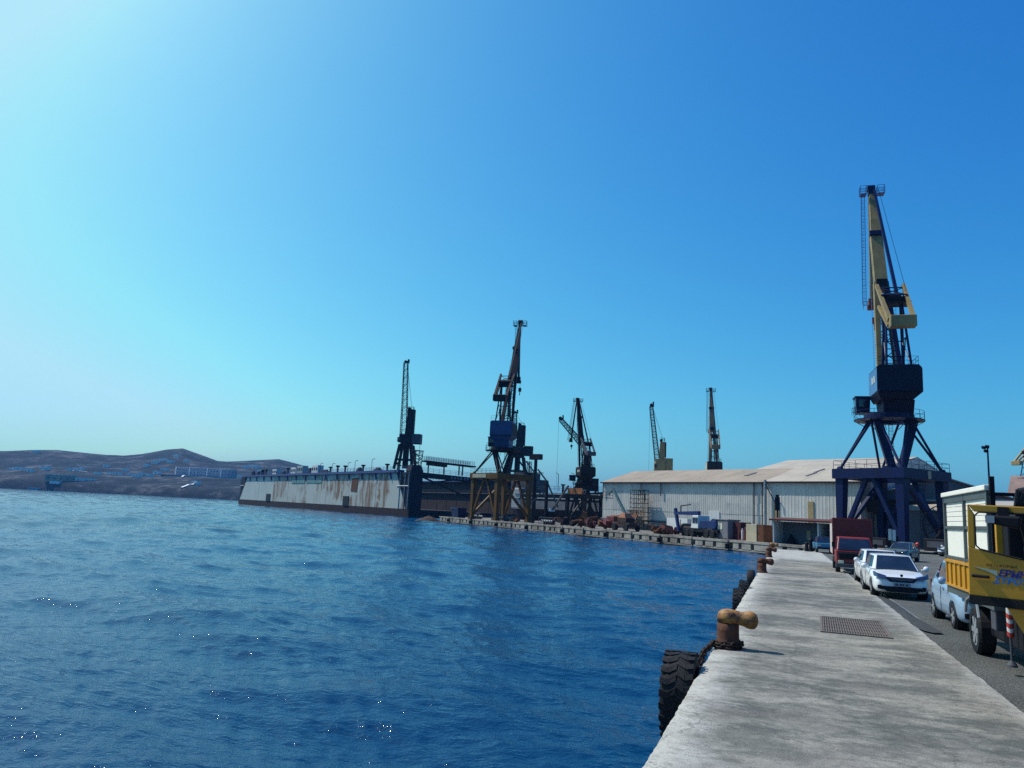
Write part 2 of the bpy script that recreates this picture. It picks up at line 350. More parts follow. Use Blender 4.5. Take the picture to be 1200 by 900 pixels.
# ------------------------------------------------------------------ ground: near quay, road, yard
def fbm(x, y, s, o=4):
    return noise.fractal(Vector((x*s, y*s, 3.7)), 1.0, 2.0, o)
QX, KX = -1.30, 2.97            # water edge and kerb edge of the near quay
def near_quay():
    ys = list(np.arange(-12, 30, .09)) + list(np.arange(30, 77.01, .5))
    nx = 26; V = []; F = []
    for y in ys:
        chip = .014*fbm(0, y, 1.3)+.012*fbm(5, y, 6) - .045*max(0, fbm(9, y, .9)-.30)
        kerb = .025*fbm(20, y, .8)+.02*fbm(25, y, 5)
        row = []
        for i in range(nx):
            t = i/(nx-1); x = (QX-chip)*(1-t)+(KX+kerb)*t
            z = .012*fbm(x, y, .5)+.004*fbm(x, y, 3)
            if .5 < x < 2.5 and 18.7 < y < 22.4: z = -.014
            if i == 0: z -= .05+.02*fbm(2, y, 4)
            if i == nx-1: z -= .02
            row.append((x, y, z))
        row[1] = (row[0][0]+.045, y, row[1][2]-.008)
        row[-2] = (row[-1][0]-.04, y, row[-2][2])
        V += [(row[0][0]+.01, y, -2.2), (row[0][0]-.0, y, -.35+.02*fbm(4, y, 2))]+row+[(row[-1][0]+.01, y, -.3)]
    n = nx+3
    for j in range(len(ys)-1):
        F += [(j*n+i, j*n+i+1, (j+1)*n+i+1, (j+1)*n+i) for i in range(n-1)]
    a = (len(ys)-1)*n; F.append(tuple(range(a, a+n)))
    mb = MB(); mb.add(V, F); o = mb.build('quay', M['quay'], smooth=True); tag(o, kind='structure')
near_quay()
def strip_mesh(name, poly, m, kind='structure', z=0, skirt=None):
    mb = MB(); P = [(x, y, z) for x, y in poly]
    mb.add(P, [tuple(range(len(P)))])
    if skirt:
        n = len(P); mb.add([(x, y, skirt) for x, y in poly]+P, [(i, (i+1)%n, n+(i+1)%n, n+i) for i in range(n)])
    return tag(mb.build(name, m), kind=kind)
# road level sits 4 cm under the quay slab
def road_mesh():
    ys = np.concatenate([np.arange(-14, 40, .5), np.arange(40, 93, 1.)]); xs = np.concatenate([np.arange(2.80, 8, .35), np.arange(8, 61, 2.)])
    V = [(x, y, -.045+.014*fbm(x, y, .5)+.006*fbm(x, y, 2.5)) for y in ys for x in xs]; n = len(xs)
    F = [(j*n+i, j*n+i+1, (j+1)*n+i+1, (j+1)*n+i) for j in range(len(ys)-1) for i in range(n-1)]
    mb = MB(); mb.add(V, F); tag(mb.build('road', M['asphalt'], smooth=True), kind='structure')
road_mesh()
# the land behind the far quay, one sheet to the horizon
E1 = Vector((.8235, -.5673, 0)); E2 = Vector((.5673, .8235, 0))     # dockyard axes
QA, QB = Vector((-83.0, 180.6, 0)), Vector((3.3, 92.2, 0))           # far quay line
qd = (QB-QA).normalized(); qn = Vector((-qd.y, qd.x, 0))             # qn points inland
strip_mesh('yard', [(QA+qn*.3)[:2], (QB+qn*.3)[:2], (3.3, 76.9), (2.9, 76.9), (2.9, 92.0), (60, 92.0), (60, -60), (3000, -60), (3000, 3000), (-350, 3000), (-260, 700), (-78, 250)], M['yard'], z=-.06)
strip_mesh('ground', [(2.5,-90), (3000,-90), (3000,-59), (60.2,-59), (60.2,-13.5), (2.5,-13.5)], M['yard'], z=-.07)
bwm = MB(); bwm.box((3.1, 84.9, -1.2), (.5, 15.6, 2.25)); tag(bwm.build('basin_wall', M['far_quay']), kind='structure')

# far quay face: precast blocks with openings, coping beams
def far_quay():
    root = thing('quay_wall', 'long far concrete quay wall with square dark openings at the waterline', 'quay wall', tuple(QA), math.atan2(qd.y, qd.x))
    L = (QB-QA).length; n = 17; s = L/n
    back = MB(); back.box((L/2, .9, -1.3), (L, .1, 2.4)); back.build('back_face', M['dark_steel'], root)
    rnd = random.Random(5)
    for i in range(n):
        b = MB(); x0 = i*s+.16; x1 = (i+1)*s-.16; zt = .02+rnd.uniform(-.03, .04); y0 = rnd.uniform(-.05, .05)
        b.box(((x0+x1)/2, .45+y0, zt-.14), (x1-x0, .9, .28))
        b.box(((x0+x1)/2, .50+y0, -1.55), (x1-x0-.05, .8, 1.1))
        xs = [x0, x0+(x1-x0)*rnd.uniform(.22,.3), x0+(x1-x0)*rnd.uniform(.55,.65), x1]
        for a, c in zip(xs[:-1], xs[1:]):
            g = rnd.uniform(.45,.7); b.box(((a+c)/2+g*.3, .48+y0, -.63), (c-a-g*1.1, .84, .72))
        b.build('block', M['far_quay'], root, label=None)
    k = MB()
    for i in range(1, n, 2): k.tube((i*s, -.25, -.45), (i*s, -.25, -1.1), .28, n=10)
    k.build('fender_row', M['rubber'], root)['kind'] = 'stuff'
    w = MB(); w.box((L/2, .38, -1.45), (L, 1.0, .5)); w.build('weed_band', M['dark_steel'], root)
far_quay()

# ------------------------------------------------------------------ hills across the bay
def azpt(px):                                     # azimuth of a picture column on the horizon, used only to read the skyline table
    v = _M @ np.array([px-600., 450-(568.5+.05*px), -900.]); return math.atan2(v[0], v[1])
SKY = [(-160,52),(-60,56),(0,60),(30,65),(60,68),(120,66),(140,67),(160,72),(190,84),(208,88),(225,80),(250,68),(262,68),(290,73),(322,79),(350,70),(365,62),(400,45),(450,30),(520,20),(600,12)]
SHORE = [(-160,1350),(0,1230),(60,1150),(140,1090),(210,1010),(280,950),(400,880),(600,820)]
def tab(T, a):
    P = [(azpt(p), h) for p, h in T]
    if a <= P[0][0]: return P[0][1]
    for (a0, h0), (a1, h1) in zip(P[:-1], P[1:]):
        if a <= a1: return h0+(h1-h0)*(a-a0)/(a1-a0)
    return P[-1][1]
RIDGE = 1750.0
def hill_z(a, r):
    s = tab(SHORE, a); H = tab(SKY, a)*RIDGE/1600; t = (r-s)/(RIDGE-s)
    x, y = math.sin(a)*r, math.cos(a)*r
    if t < 0: return WATER_Z-3
    base = 9*min(1, t/.02) + 17*min(1, max(0, (t-.02)/.22))
    up = max(0, (t-.32)/.68); z = base + (H-26)*(up*up*(3-2*up) if up < 1 else 1)
    z += (5*fbm(x, y, .004)+2.5*fbm(x, y, .015))*min(1, t*8)*max(.15, 1-max(0, t-.5)*1.7)
    if t > 1: z -= (t-1)*60
    return max(z, .5)
def hills():
    a = np.linspace(azpt(-160), azpt(600), 420); V = []; F = []
    rs = np.linspace(0, 1, 90)**1.15*1.35
    for ang in a:
        s = tab(SHORE, ang)
        for t in rs: r = s-3+t*(RIDGE-s); V.append((math.sin(ang)*r, math.cos(ang)*r, hill_z(ang, r)))
    n = len(rs)
    for j in range(len(a)-1): F += [(j*n+i, j*n+i+1, (j+1)*n+i+1, (j+1)*n+i) for i in range(n-1)]
    mb = MB(); mb.add(V, F); tag(mb.build('hills', M['hill'], smooth=True), kind='structure')
hills()
M['pale_wall'] = mat('whitewashed wall', (.80,.78,.74), .8, var=.15)
M['shade_blue_wall'] = mat('block wall in shade blue', (.26,.31,.36), .8, var=.2, scale=.05)  # white walls, with the blue of their shade put into the colour
M['ochre_wall'] = mat('ochre shed wall', (.30,.28,.20), .8, var=.2, scale=.05)
M['aqua_wall'] = mat('aqua shed wall', (.10,.24,.34), .8, var=.2, scale=.05)
def far_house(px, r, w, h, d, m, label, cat='house', windows=2, name='hillside_house', group=None, roof=None, dz=0):
    a = azpt(px); z = hill_z(a, r)-1+dz
    t = thing(name, label, cat, (math.sin(a)*r, math.cos(a)*r, z), -a+(0 if w > 18 else R(-42)), group)
    b = MB(); b.box((0, 0, h/2+.5), (w, d, h+1)); b.build('wall', m, t)
    q = MB(); q.box((0, 0, h+1.2), (w+.6, d+.6, .5)); q.build('roof', roof or M['pale_wall'], t)
    for i in range(windows):
        x = (i+.5)*w/windows-w/2; wb = MB(); wb.box((x, -d/2-.03, h*.55), (min(2.2, w/windows*.45), .1, min(2, h*.35))); wb.build('window', M['glass'], t)
    return t
H_ = 'houses on the hillside across the bay'
for i, (px, ww) in enumerate(((211,21),(229,26),(248,22),(265,24))):
    t = far_house(px, 1255, ww, 13.5, 14, M['shade_blue_wall'], ['leftmost of the four big shade-blue blocks on the far hillside','second from left of the four shade-blue hillside blocks, with tall wall','third from left of the four shade-blue hillside blocks','rightmost of the four big shade-blue blocks, nearest the floating dock'][i], 'building', 0, 'apartment_building', 'shade-blue blocks in a row on the hill')
    for f in range(3):
        for k in range(5):
            wb = MB(); wb.box((-ww/2+ww*(k+.5)/5, -7.05, 3.2+f*3.9), (1.7, .12, 1.2)); wb.build('window', M['glass'], t)
    s = MB(); s.box((-ww/2+.8, -7.3, 7.5), (1.6, .8, 15)); s.build('edge_strip', M['pale_wall'], t)  # pale strip along the left edge of the front
podium = far_house(226, 1236, 92, 4.5, 10, M['grey_steel'], 'long low grey terrace block below the four shade-blue buildings', 'building', 12, 'terrace_building', None, None, -2)
far_house(42, 1170, 15, 5, 8, M['aqua_wall'], 'low aqua shed near the far shore at left', 'shed', 2, 'shore_shed')
far_house(70, 1168, 36, 7.5, 12, M['ochre_wall'], 'wide ochre shed on the far shore with white quay in front', 'shed', 5, 'shore_shed')
far_house(99, 1165, 26, 2.4, 6, M['pale_wall'], 'long low white wall building right of the ochre shore shed', 'building', 3, 'shore_building')
far_house(64, 1158, 13, 2, 5, M['pale_wall'], 'small white boathouse at the waterline below the ochre shed', 'boathouse', 1, 'boathouse')
rh = random.Random(11)
spots = [(12,1420,8,'far left near the hill path'),(37,1640,9,'high up just under the ridge at far left'),(52,1300,6,'above the aqua shed'),(86,1380,8,'above the ochre shed'),(93,1390,6,'beside the hill road, above the ochre shed'),(127,1330,13,'at the end of the long hill road'),(150,1290,7,'left of the wooded dip'),(158,1200,9,'low in the wooded dip'),(173,1210,7,'below the terrace block at left'),(178,1480,12,'in the cluster under the peak, left side'),(187,1500,16,'in the cluster under the peak, widest'),(196,1470,12,'in the cluster under the peak, right side'),(190,1390,13,'below the cluster under the peak'),(228,1085,9,'low by the shore, right of the white ramp'),(284,1500,10,'on the right ridge slope, left of three'),(291,1520,13,'on the right ridge slope, middle of three'),(297,1500,10,'on the right ridge slope, right of three')]
for i, (px, r, ww, txt) in enumerate(spots):
    far_house(px, r, ww, rh.uniform(3,4.5), 7, M['pale_wall'], 'small white house '+txt, 'house', 2, 'hillside_house', H_)
for i in range(16):
    px = (20,33,47,78,112,121,136,144,163,168,181,202,214,238,279,302)[i]; r = (1330,1290,1420,1310,1230,1450,1250,1400,1330,1440,1340,1540,1480,1420,1330,1440)[i]
    far_house(px, r, rh.uniform(6,11), rh.uniform(3,4.2), 6, M['pale_wall'], 'tiny pale farm building on the far hillside, '+('first','second','third','fourth','fifth','sixth','seventh','eighth','ninth','tenth','eleventh','twelfth','thirteenth','fourteenth','fifteenth','last')[i]+' of the scatter from the left', 'farm building', 1, 'farm_building', 'scattered farm buildings on the far hills')
def hill_strip(name, label, pts, wd, cat='path'):
    mb = MB(); P = []
    for px, r in pts: a = azpt(px); P.append((math.sin(a)*r, math.cos(a)*r, hill_z(a, r)+1.2))
    for p, q in zip(P[:-1], P[1:]): mb.beam(p, q, wd, .8)
    tag(mb.build(name, M['pale_wall']), label, cat)
def resample(pts, n=8):
    out = []
    for (a, b), (c, d) in zip(pts[:-1], pts[1:]): out += [(a+(c-a)*k/n, b+(d-b)*k/n) for k in range(n)]
    return out+[pts[-1]]
hill_strip('ramp', 'white diagonal ramp running down to the far shore right of centre', resample([(228,1090),(220,1060),(212,1025)]), 2.5, 'ramp')
hill_strip('stairway', 'short white stairway below the left end of the shade-blue blocks', resample([(215,1200),(211,1150)]), 2.2, 'stairs')
hill_strip('hill_road', 'pale road climbing along the far hillside above the sheds', resample([(60,1330),(84,1370),(105,1350),(127,1325)]), 2.0, 'road')
hill_strip('hill_road', 'short pale road on the hillside at the far left', resample([(5,1400),(14,1420),(34,1425)]), 2.0, 'road')

# ------------------------------------------------------------------ cranes
def luffer(label, loc, S, portal_rz, slew, mats, h=4.4, frame_z=10.0, apex_z=52.0, ux=0, fly=14.2, group='level luffing portal cranes of the dockyard', near=True, portal=True):
    """level luffing crane: portal, strut tower, slewing house, cab, jib with hanging fly jib, backstay, counterweight lever"""
    t = thing('portal_crane', label, 'crane', loc, 0, group); t.scale = S if isinstance(S, tuple) else (S, S, S)
    P = MB  # shorthand
    Tp = Matrix.Rotation(portal_rz, 4, 'Z'); Ts = Matrix.Rotation(slew, 4, 'Z') @ Matrix.Translation((ux, 0, 0))
    mp, mt, mh, mhs, mj, mb_, mc = (mats[k] for k in ('portal', 'tower', 'house', 'side', 'jib', 'stay', 'cw'))
    K = [(-1,-1), (1,-1), (1,1), (-1,1)]
    if portal:
        for a, b in K:
            q = P(Tp); q.hexa([(a*h+x*.42, b*h+y*.42, .5) for x, y in K]+[(a*h+x*.58-a*.12, b*h+y*.58-b*.12, frame_z-1.3) for x, y in K])
            q.box((a*h, b*h, .3), (1.3, 1.3, .6)); q.build('leg', mp, t)
        for i in range(4):
            (a, b), (c, d) = K[i], K[(i+1)%4]; vert = a == c
            q = P(Tp); q.box(((a+c)/2*h, (b+d)/2*h, frame_z-.65), ((1.5 if vert else 2*h+1.5), (2*h-1.52 if vert else 1.5), 1.3)); q.build('portal_beam', mp, t)
            if i in (0, 2):
                for s in (0, 1):
                    e, f = ((a, b), (c, d))[s]; q = P(Tp)
                    q.beam(((a+c)/2*h+(e-(a+c)/2)*.5, (b+d)/2*h+(f-(b+d)/2)*.5, frame_z-1.3), (e*h*.95+(0 if vert else -e*.3), f*h+(0), 1.6), .55, .5); q.build('brace', mp, t)
            else:
                q = P(Tp); q.beam((a*h, b*h*.9, frame_z-1.5), (c*h, d*h*.92, 1.4), .5, .5); q.build('brace', mp, t)
        q = P(Tp)
        for i in range(4):
            (a, b), (c, d) = K[i], K[(i+1)%4]; g = h+.6; q.railing([(a*g, b*g, frame_z), (c*g, d*g, frame_z)], 1.1, .03, 1.6, 2)
        q.build('deck_railing', mt, t)
        q = P(Tp); q.ladder((h*.2, h+.9, .5), (h*.2, h+.9, frame_z+.9), .5, .03, (1,0,0), .4, .6, (0,1,0)); q.build('ladder', mt, t)
        # tower
        zr = 16.6; rr = 2.9
        for a, b in K:
            base = math.atan2(b, a)
            for s in (-1, 1):
                q = P(Tp); q.tube((a*h, b*h, frame_z), (rr*math.cos(base+s*.62), rr*math.sin(base+s*.62), zr), .165, n=8); q.build('strut', mt, t)
            q = P(Tp); q.tube((a*h, b*h, frame_z), (a*h, b*h, frame_z+.35), .5, .3, n=8); q.build('strut_foot', mt, t)
        for s in (-1, 1):
            q = P(Ts); q.beam((s*2.2, 0, zr+.1), (s*.45, 0, frame_z-.2), 1.05, .9, 1.0, .9); q.build('column_leg', mt, t)
        q = P(); q.tube((0,0,frame_z-.6), (0,0,frame_z+.6), 1.1, 1.0, 14); q.build('column_base', mt, t)
        q = P(); q.ladder((.3, .9, frame_z), (.3, .9, zr), .5, .03, (1,0,0), .4, .5, (0,1,0)); q.build('tower_ladder', mt, t)
        q = P(); q.lathe([(2.9, zr), (3.1, zr), (3.1, zr+.8), (2.9, zr+.8)], 28, closed=True)
        q.lathe([(3.1, zr+.02), (4.35, zr+.02), (4.35, zr+.14), (3.1, zr+.14)], 28, closed=True); q.build('ring_platform', mt, t)
        q = P(); q.railing(ring(4.3, zr+.15, 18), 1.1, .03, 1.5, 2)
        for i in range(12): c, s_ = math.cos(i*PI/6), math.sin(i*PI/6); q.tube((4.3*c, 4.3*s_, zr), (2.9*c, 2.9*s_, zr-.8), .05, n=4)
        q.build('ring_railing', mt, t)
    # slewing part
    q = P(Ts); q.hexa([(-1.8,-2.0,17.0), (1.8,-2.0,17.0), (1.8,1.8,17.0), (-1.8,1.8,17.0), (-1.9,-2.6,19.2), (1.9,-2.6,19.2), (1.9,2.4,19.2), (-1.9,2.4,19.2)]); q.build('slewing_base', mh, t)
    body = P(Ts); body.hexa([(-2.3,-3.2,19.2), (1.7,-3.2,19.2), (1.7,2.2,19.2), (-2.3,2.2,19.2), (-2.7,-3.5,20.1), (2.7,-3.5,20.1), (2.7,2.6,20.1), (-2.7,2.6,20.1)])
    body.prism([(-2.7,-3.5,20.1), (2.7,-3.5,20.1), (2.7,-3.5,23.3), (2.35,-3.5,23.75), (-2.35,-3.5,23.75), (-2.7,-3.5,23.5)], (0, 6.1, 0))
    hb = body.build('machinery_house', mh, t)
    q = P(Ts); q.box((-2.72, -.45, 21.8), (.06, 5.9, 3.1)); q.build('side_cladding', mhs, hb)
    q = P(Ts); q.box((2.72, -.45, 21.7), (.06, 5.9, 3.0)); q.build('side_cladding', mats.get('rside', mh), hb)
    for y in (-.4, -1.8):
        q = P(Ts); q.box((-2.78, y, 22.0), (.06, .7, .9)); q.build('window', M['pale_window'], hb)
    q = P(Ts); q.railing([(-2.6,-3.4,23.76), (2.3,-3.4,23.76), (2.3,2.4,23.76)], 1.1, .03, 1.3, 2)
    q.build('roof_railing', mt, t)
    q = P(Ts); q.box((0, -3.8, 20.2), (5.2, .7, .08)); q.build('rear_gangway', mt, t)
    cab = P(Ts); cab.hexa([(-4.4,2.3,18.0), (-2.75,2.3,18.0), (-2.75,4.2,18.0), (-4.4,4.2,18.0), (-4.5,2.2,20.2), (-2.65,2.2,20.2), (-2.65,4.5,20.2), (-4.5,4.5,20.2)])
    cab.box((-3.58, 3.3, 20.28), (2.1, 2.5, .14)); cab.box((-2.9, 2.2, 18.0), (2.4, 1.6, .14)); co = cab.build('cab', mt, t)
    for (x, y, dx, dy) in ((-3.6, 2.22, 1.1, .08), (-4.47, 3.3, .08, 1.4)):
        q = P(Ts); q.box((x, y, 19.4), (dx, dy, 1.0)); q.build('cab_window', M['glass'], co)
    q = P(Ts); q.railing([(-2.8,4.6,17.9), (-4.7,4.6,17.9), (-4.7,2.0,17.9)], 1.0, .03, 1.2, 2); q.build('cab_railing', mt, co)
    apex = Vector((0, 12.6, apex_z)); foot = Vector((0, 2.5, 23.6))
    J = lambda s, x=0, o=0: tuple(foot.lerp(apex, s)+Vector((x, -o*.93, o*.37)))
    for s in (-1, 1):
        q = P(Ts); q.beam(J(0, s*1.35), J(.46, s*.62), .6, .8, .75, 1.0); q.build('jib_leg', mats.get('jibleg', mj) if s < 0 else mb_ if mats.get('jibleg') else mj, t)
    q = P(Ts)
    for i in range(6):
        u, v = .05+i*.07, .05+(i+1)*.07; wa = 1.35-(u/.5); wb = 1.35-(v/.5)
        q.tube(J(u, -wa), J(v, wb), .07, n=5); q.tube(J(u, wa), J(v, -wb), .07, n=5); q.tube(J(u, -wa), J(u, wa), .07, n=5)
    q.build('jib_bracing', mb_, t)
    for s in (-.5, .35): q = P(Ts); q.beam(J(-.01, s*1.2, 1.2), J(.40, s*.8, .8), .28, .35); q.build('jib_rod', M['jib_dark'], t)
    q = P(Ts); q.box(J(.45, 0, .2), (1.5, 1.6, 1.2)); q.build('jib_knuckle', M['jib_dark'], t)
    q = P(Ts); q.beam(J(.42), J(.72), 1.75, 1.4, 1.6, 1.2); q.build('jib_girder', mj, t)
    q = P(Ts); q.beam(J(.72), J(1.0), 1.5, 1.1, .55, .55); q.build('jib_tip', mj, t)
    q = P(Ts); q.beam(J(.71, 0, .7), J(.735, 0, .7), 2.0, .4); q.build('jib_collar', mb_, t)
    q = P(Ts); q.ladder(J(.02, -1.75), J(.62, -.9), .45, .03, (1,0,0), .45); q.build('jib_ladder', mats.get('ladder', M['light_steel']), t)
    # apex sheaves and platforms
    q = P(Ts); q.tube((-.55,12.6,apex_z+.2), (.55,12.6,apex_z+.2), .55, n=14); q.box((0, 12.6, apex_z-.4), (.9, 1.2, 1.0)); ap = q.build('apex_sheave', mb_, t)
    for x0, x1 in ((-1.7,-.8), (.8,1.8)):
        q = P(Ts); q.box(((x0+x1)/2, 12.2, apex_z-1), (x1-x0, 1.4, .08)); q.railing([(x0,11.5,apex_z-1), (x1,11.5,apex_z-1), (x1,12.9,apex_z-1), (x0,12.9,apex_z-1), (x0,11.5,apex_z-1)], 1.3, .035, .8, 3); q.build('apex_platform', mats.get('cage', mb_), ap)
    # fly jib hanging from the apex
    fe = Vector((-.1, fly, 36.8)); fa = Vector((-.2, 13.0, apex_z-.2))
    q = P(Ts); q.beam(fa, fe, .35, .55, .45, .8); q.build('fly_jib', mj, t)
    q = P(Ts); q.ladder(Vector((-1.15, 12.9, apex_z-.6)), fe+Vector((-1.0, 0, 0)), .5, .035, (1,0,0), .5, .7, (0,1,0)); fl = q.build('fly_jib_ladder', mats.get('cage', mb_), t)
    q = P(Ts); q.box(tuple(fe+Vector((0,0,.2))), (.9, 1.0, 1.2)); q.tube(fe+Vector((-.6,.2,-.5)), fe+Vector((.6,.2,-.5)), .45, n=12); q.railing([tuple(fe+Vector((-1.3,-.7,-1))), tuple(fe+Vector((.5,-.7,-1)))], 1.2, .04, .6, 2)
    q.build('fly_jib_head', mats.get('head', mb_), t)
    hk = P(Ts); hk.box(tuple(fe+Vector((.4,.3,-2.6))), (.7, .5, 1.0)); hk.tube(fe+Vector((.4,.3,-3.0)), fe+Vector((.4,.3,-4.1)), .12, n=6); ho = hk.build('hook_block', mats.get('hook', mb_), t)
    q = P(Ts); q.tube(fe+Vector((.4,.3,-.4)), fe+Vector((.4,.3,-2.4)), .04, n=4); q.build('hoist_rope', mb_, ho)
    # mast
    top = 32.4
    q = P(Ts)
    for s in (-1, 1):
        q.tube((s*1.3, .5, 23.7), (s*1.0, -.6, top), .22, n=8); q.tube((s*1.5, -3.2, 23.7), (s*1.0, -1.4, top), .16, n=8)
        q.tube((s*1.3, .5, 23.7), (s*1.1, -2.2, 27.6), .08, n=5); q.tube((s*1.5, -3.2, 23.7), (s*1.1, .0, 27.6), .08, n=5); q.tube((s*1.1, 0, 27.6), (s*1.1, -2.3, 27.6), .08, n=5)
    for z in (25.5, 27.6, 29.4): q.tube((-1.15, -.1, z), (1.15, -.1, z), .08, n=5)
    q.build('mast', mt, t)
    q = P(Ts); q.box((.2, -1.0, top+.2), (3.6, 2.4, .3)); q.tube((-.9,-1,top+1.0), (.9,-1,top+1.0), .75, n=14); q.box((-1.1,-.9,top+.8), (.9,1.4,1.1)); q.box((1.3,-.9,top+.7), (.8,1.2,.9)); q.build('mast_machinery', M['dark_steel'], t)
    q = P(Ts); q.ladder((.2, .35, 23.8), (.2, -.4, top), .45, .03, (1,0,0), .5); q.build('mast_ladder', mt, t)
    q = P(Ts); q.beam((.55, -.9, top+1.2), (.35, 12.0, apex_z-.4), .42, .42, .36, .36); q.build('backstay', mb_, t)
    q = P(Ts); q.tube((1.6, -1.2, top+2.0), (1.0, 12.2, apex_z-.1), .035, n=4); q.build('luffing_rope', mb_, t)
    for s in (-1, 1):
        q = P(Ts); q.beam((s*1.7, .8, top+3.4), (s*1.45, -5.8, 29.2), .42, .5, .5, .6); q.build('counterweight_arm', mc, t)
        q = P(Ts); q.beam((s*1.75, .8, top+3.5), (s*1.35, -.8, top+.4), .28, .3); q.build('arm_post', mc, t)
        if s < 0: q = P(Ts); q.beam((s*1.7, -.6, top+.0), (s*1.45, -5.4, 28.5), .5, .4); q.build('lower_arm', mc, t)
    q = P(Ts)
    for z in (.0, 2.2): q.tube((-1.65, .3-z, top+2.9-z*.75), (1.65, .3-z, top+2.9-z*.75), .09, n=5)
    q.tube((-1.65, .3, top+2.9), (1.65, -1.9, top+1.2), .07, n=5); q.tube((1.65, .3, top+2.9), (-1.65, -1.9, top+1.2), .07, n=5); q.build('lever_bracing', mt, t)
    q = P(Ts); q.box((0, -6.3, 28.8), (3.1, 1.5, 1.55)); q.build('counterweight', mc, t, bevel=.12)
    return t
BL = dict(portal=M['steel_blue'], tower=M['steel_blue'], house=M['steel_navy'], side=M['house_lit_blue'], jib=M['jib_yellow'], stay=M['steel_blue'], cw=M['jib_yellow'], jibleg=M['jib_yellow'])
M['cage_violet'] = mat('ladder cage violet blue paint', (.05,.06,.26), .5, var=.2)
BL['cage'] = M['cage_violet']; BL['head'] = mat('jib head faded red', (.20,.06,.07), .6, var=.4); BL['hook'] = BL['head']
c1 = luffer('tall blue portal crane with faded yellow jib standing behind the parked cars', (13.7, 118.05, -.06), 1.04, R(-40), R(4), BL, apex_z=55.0, ux=.80)
pl = MB(Matrix.Rotation(R(-40), 4, 'Z')); pl.box((5.19, .2, 9.35), (.06, .65, 1.0)); pl.build('notice_board', M['cream'], c1)
BM = dict(portal=M['portal_gold'], tower=M['jib_dark'], house=M['house_mid'], side=M['jib_brown'], rside=M['jib_brown'], jib=M['jib_brown'], stay=M['jib_dark'], cw=M['jib_brown'], cage=M['jib_dark'], ladder=M['jib_dark'])
c2 = luffer('ochre legged portal crane with blue house and brown jib before the floating dock', (-61.5, 166.8, -.06), .95, R(-32), R(7), BM, h=4.8, frame_z=11.0)
pl = MB(Matrix.Rotation(R(-32), 4, 'Z')); pl.box((-1.6, -5.58, 10.35), (5.4, .06, .85)); pl.build('nameplate', M['cream'], c2)
B3 = dict(portal=M['dark_steel'], tower=M['dark_steel'], house=M['dark_steel'], side=M['dark_steel'], jib=M['jib_dark'], stay=M['jib_dark'], cw=M['grey_steel'], ladder=M['jib_dark'])
c3 = luffer('small black portal crane with rusty orange deck panels, left of the big warehouse', (-40.9, 163.0, -.06), (.62, .62, .525), R(-30), R(31), B3, h=4.2, frame_z=12.4, apex_z=54.0, fly=19.5)
for i in range(3):
    q = MB(Matrix.Rotation(R(-30), 4, 'Z')); q.box((-1.9+i*2.4, -5.2, 13.6), (2.3, .1, 2.4)); q.build('deck_panel', M['rust_orange'], c3)
M['jib_umber'] = mat('umber jib paint', (.20,.125,.055), .6, var=.4, rust=.2, scale=.6)
B4 = dict(portal=M['brown_steel'], tower=M['brown_steel'], house=M['brown_steel'], side=M['cream'], jib=M['jib_umber'], stay=M['jib_dark'], cw=M['jib_umber'], ladder=M['jib_dark'], cage=M['jib_dark'])
luffer('dark brown crane with cream side cladding rising right of centre behind the warehouse roof', (-24.9, 292.7, -.06), 1.0, R(-32), R(11), B4, apex_z=53.0)
B5 = dict(BL); B5['stay'] = M['dark_steel']
luffer('far portal crane with yellow counterweight, at the right edge behind the yellow truck', (76.5, 296.9, -.06), (1, 1, .9), R(-35), R(-52), B5)

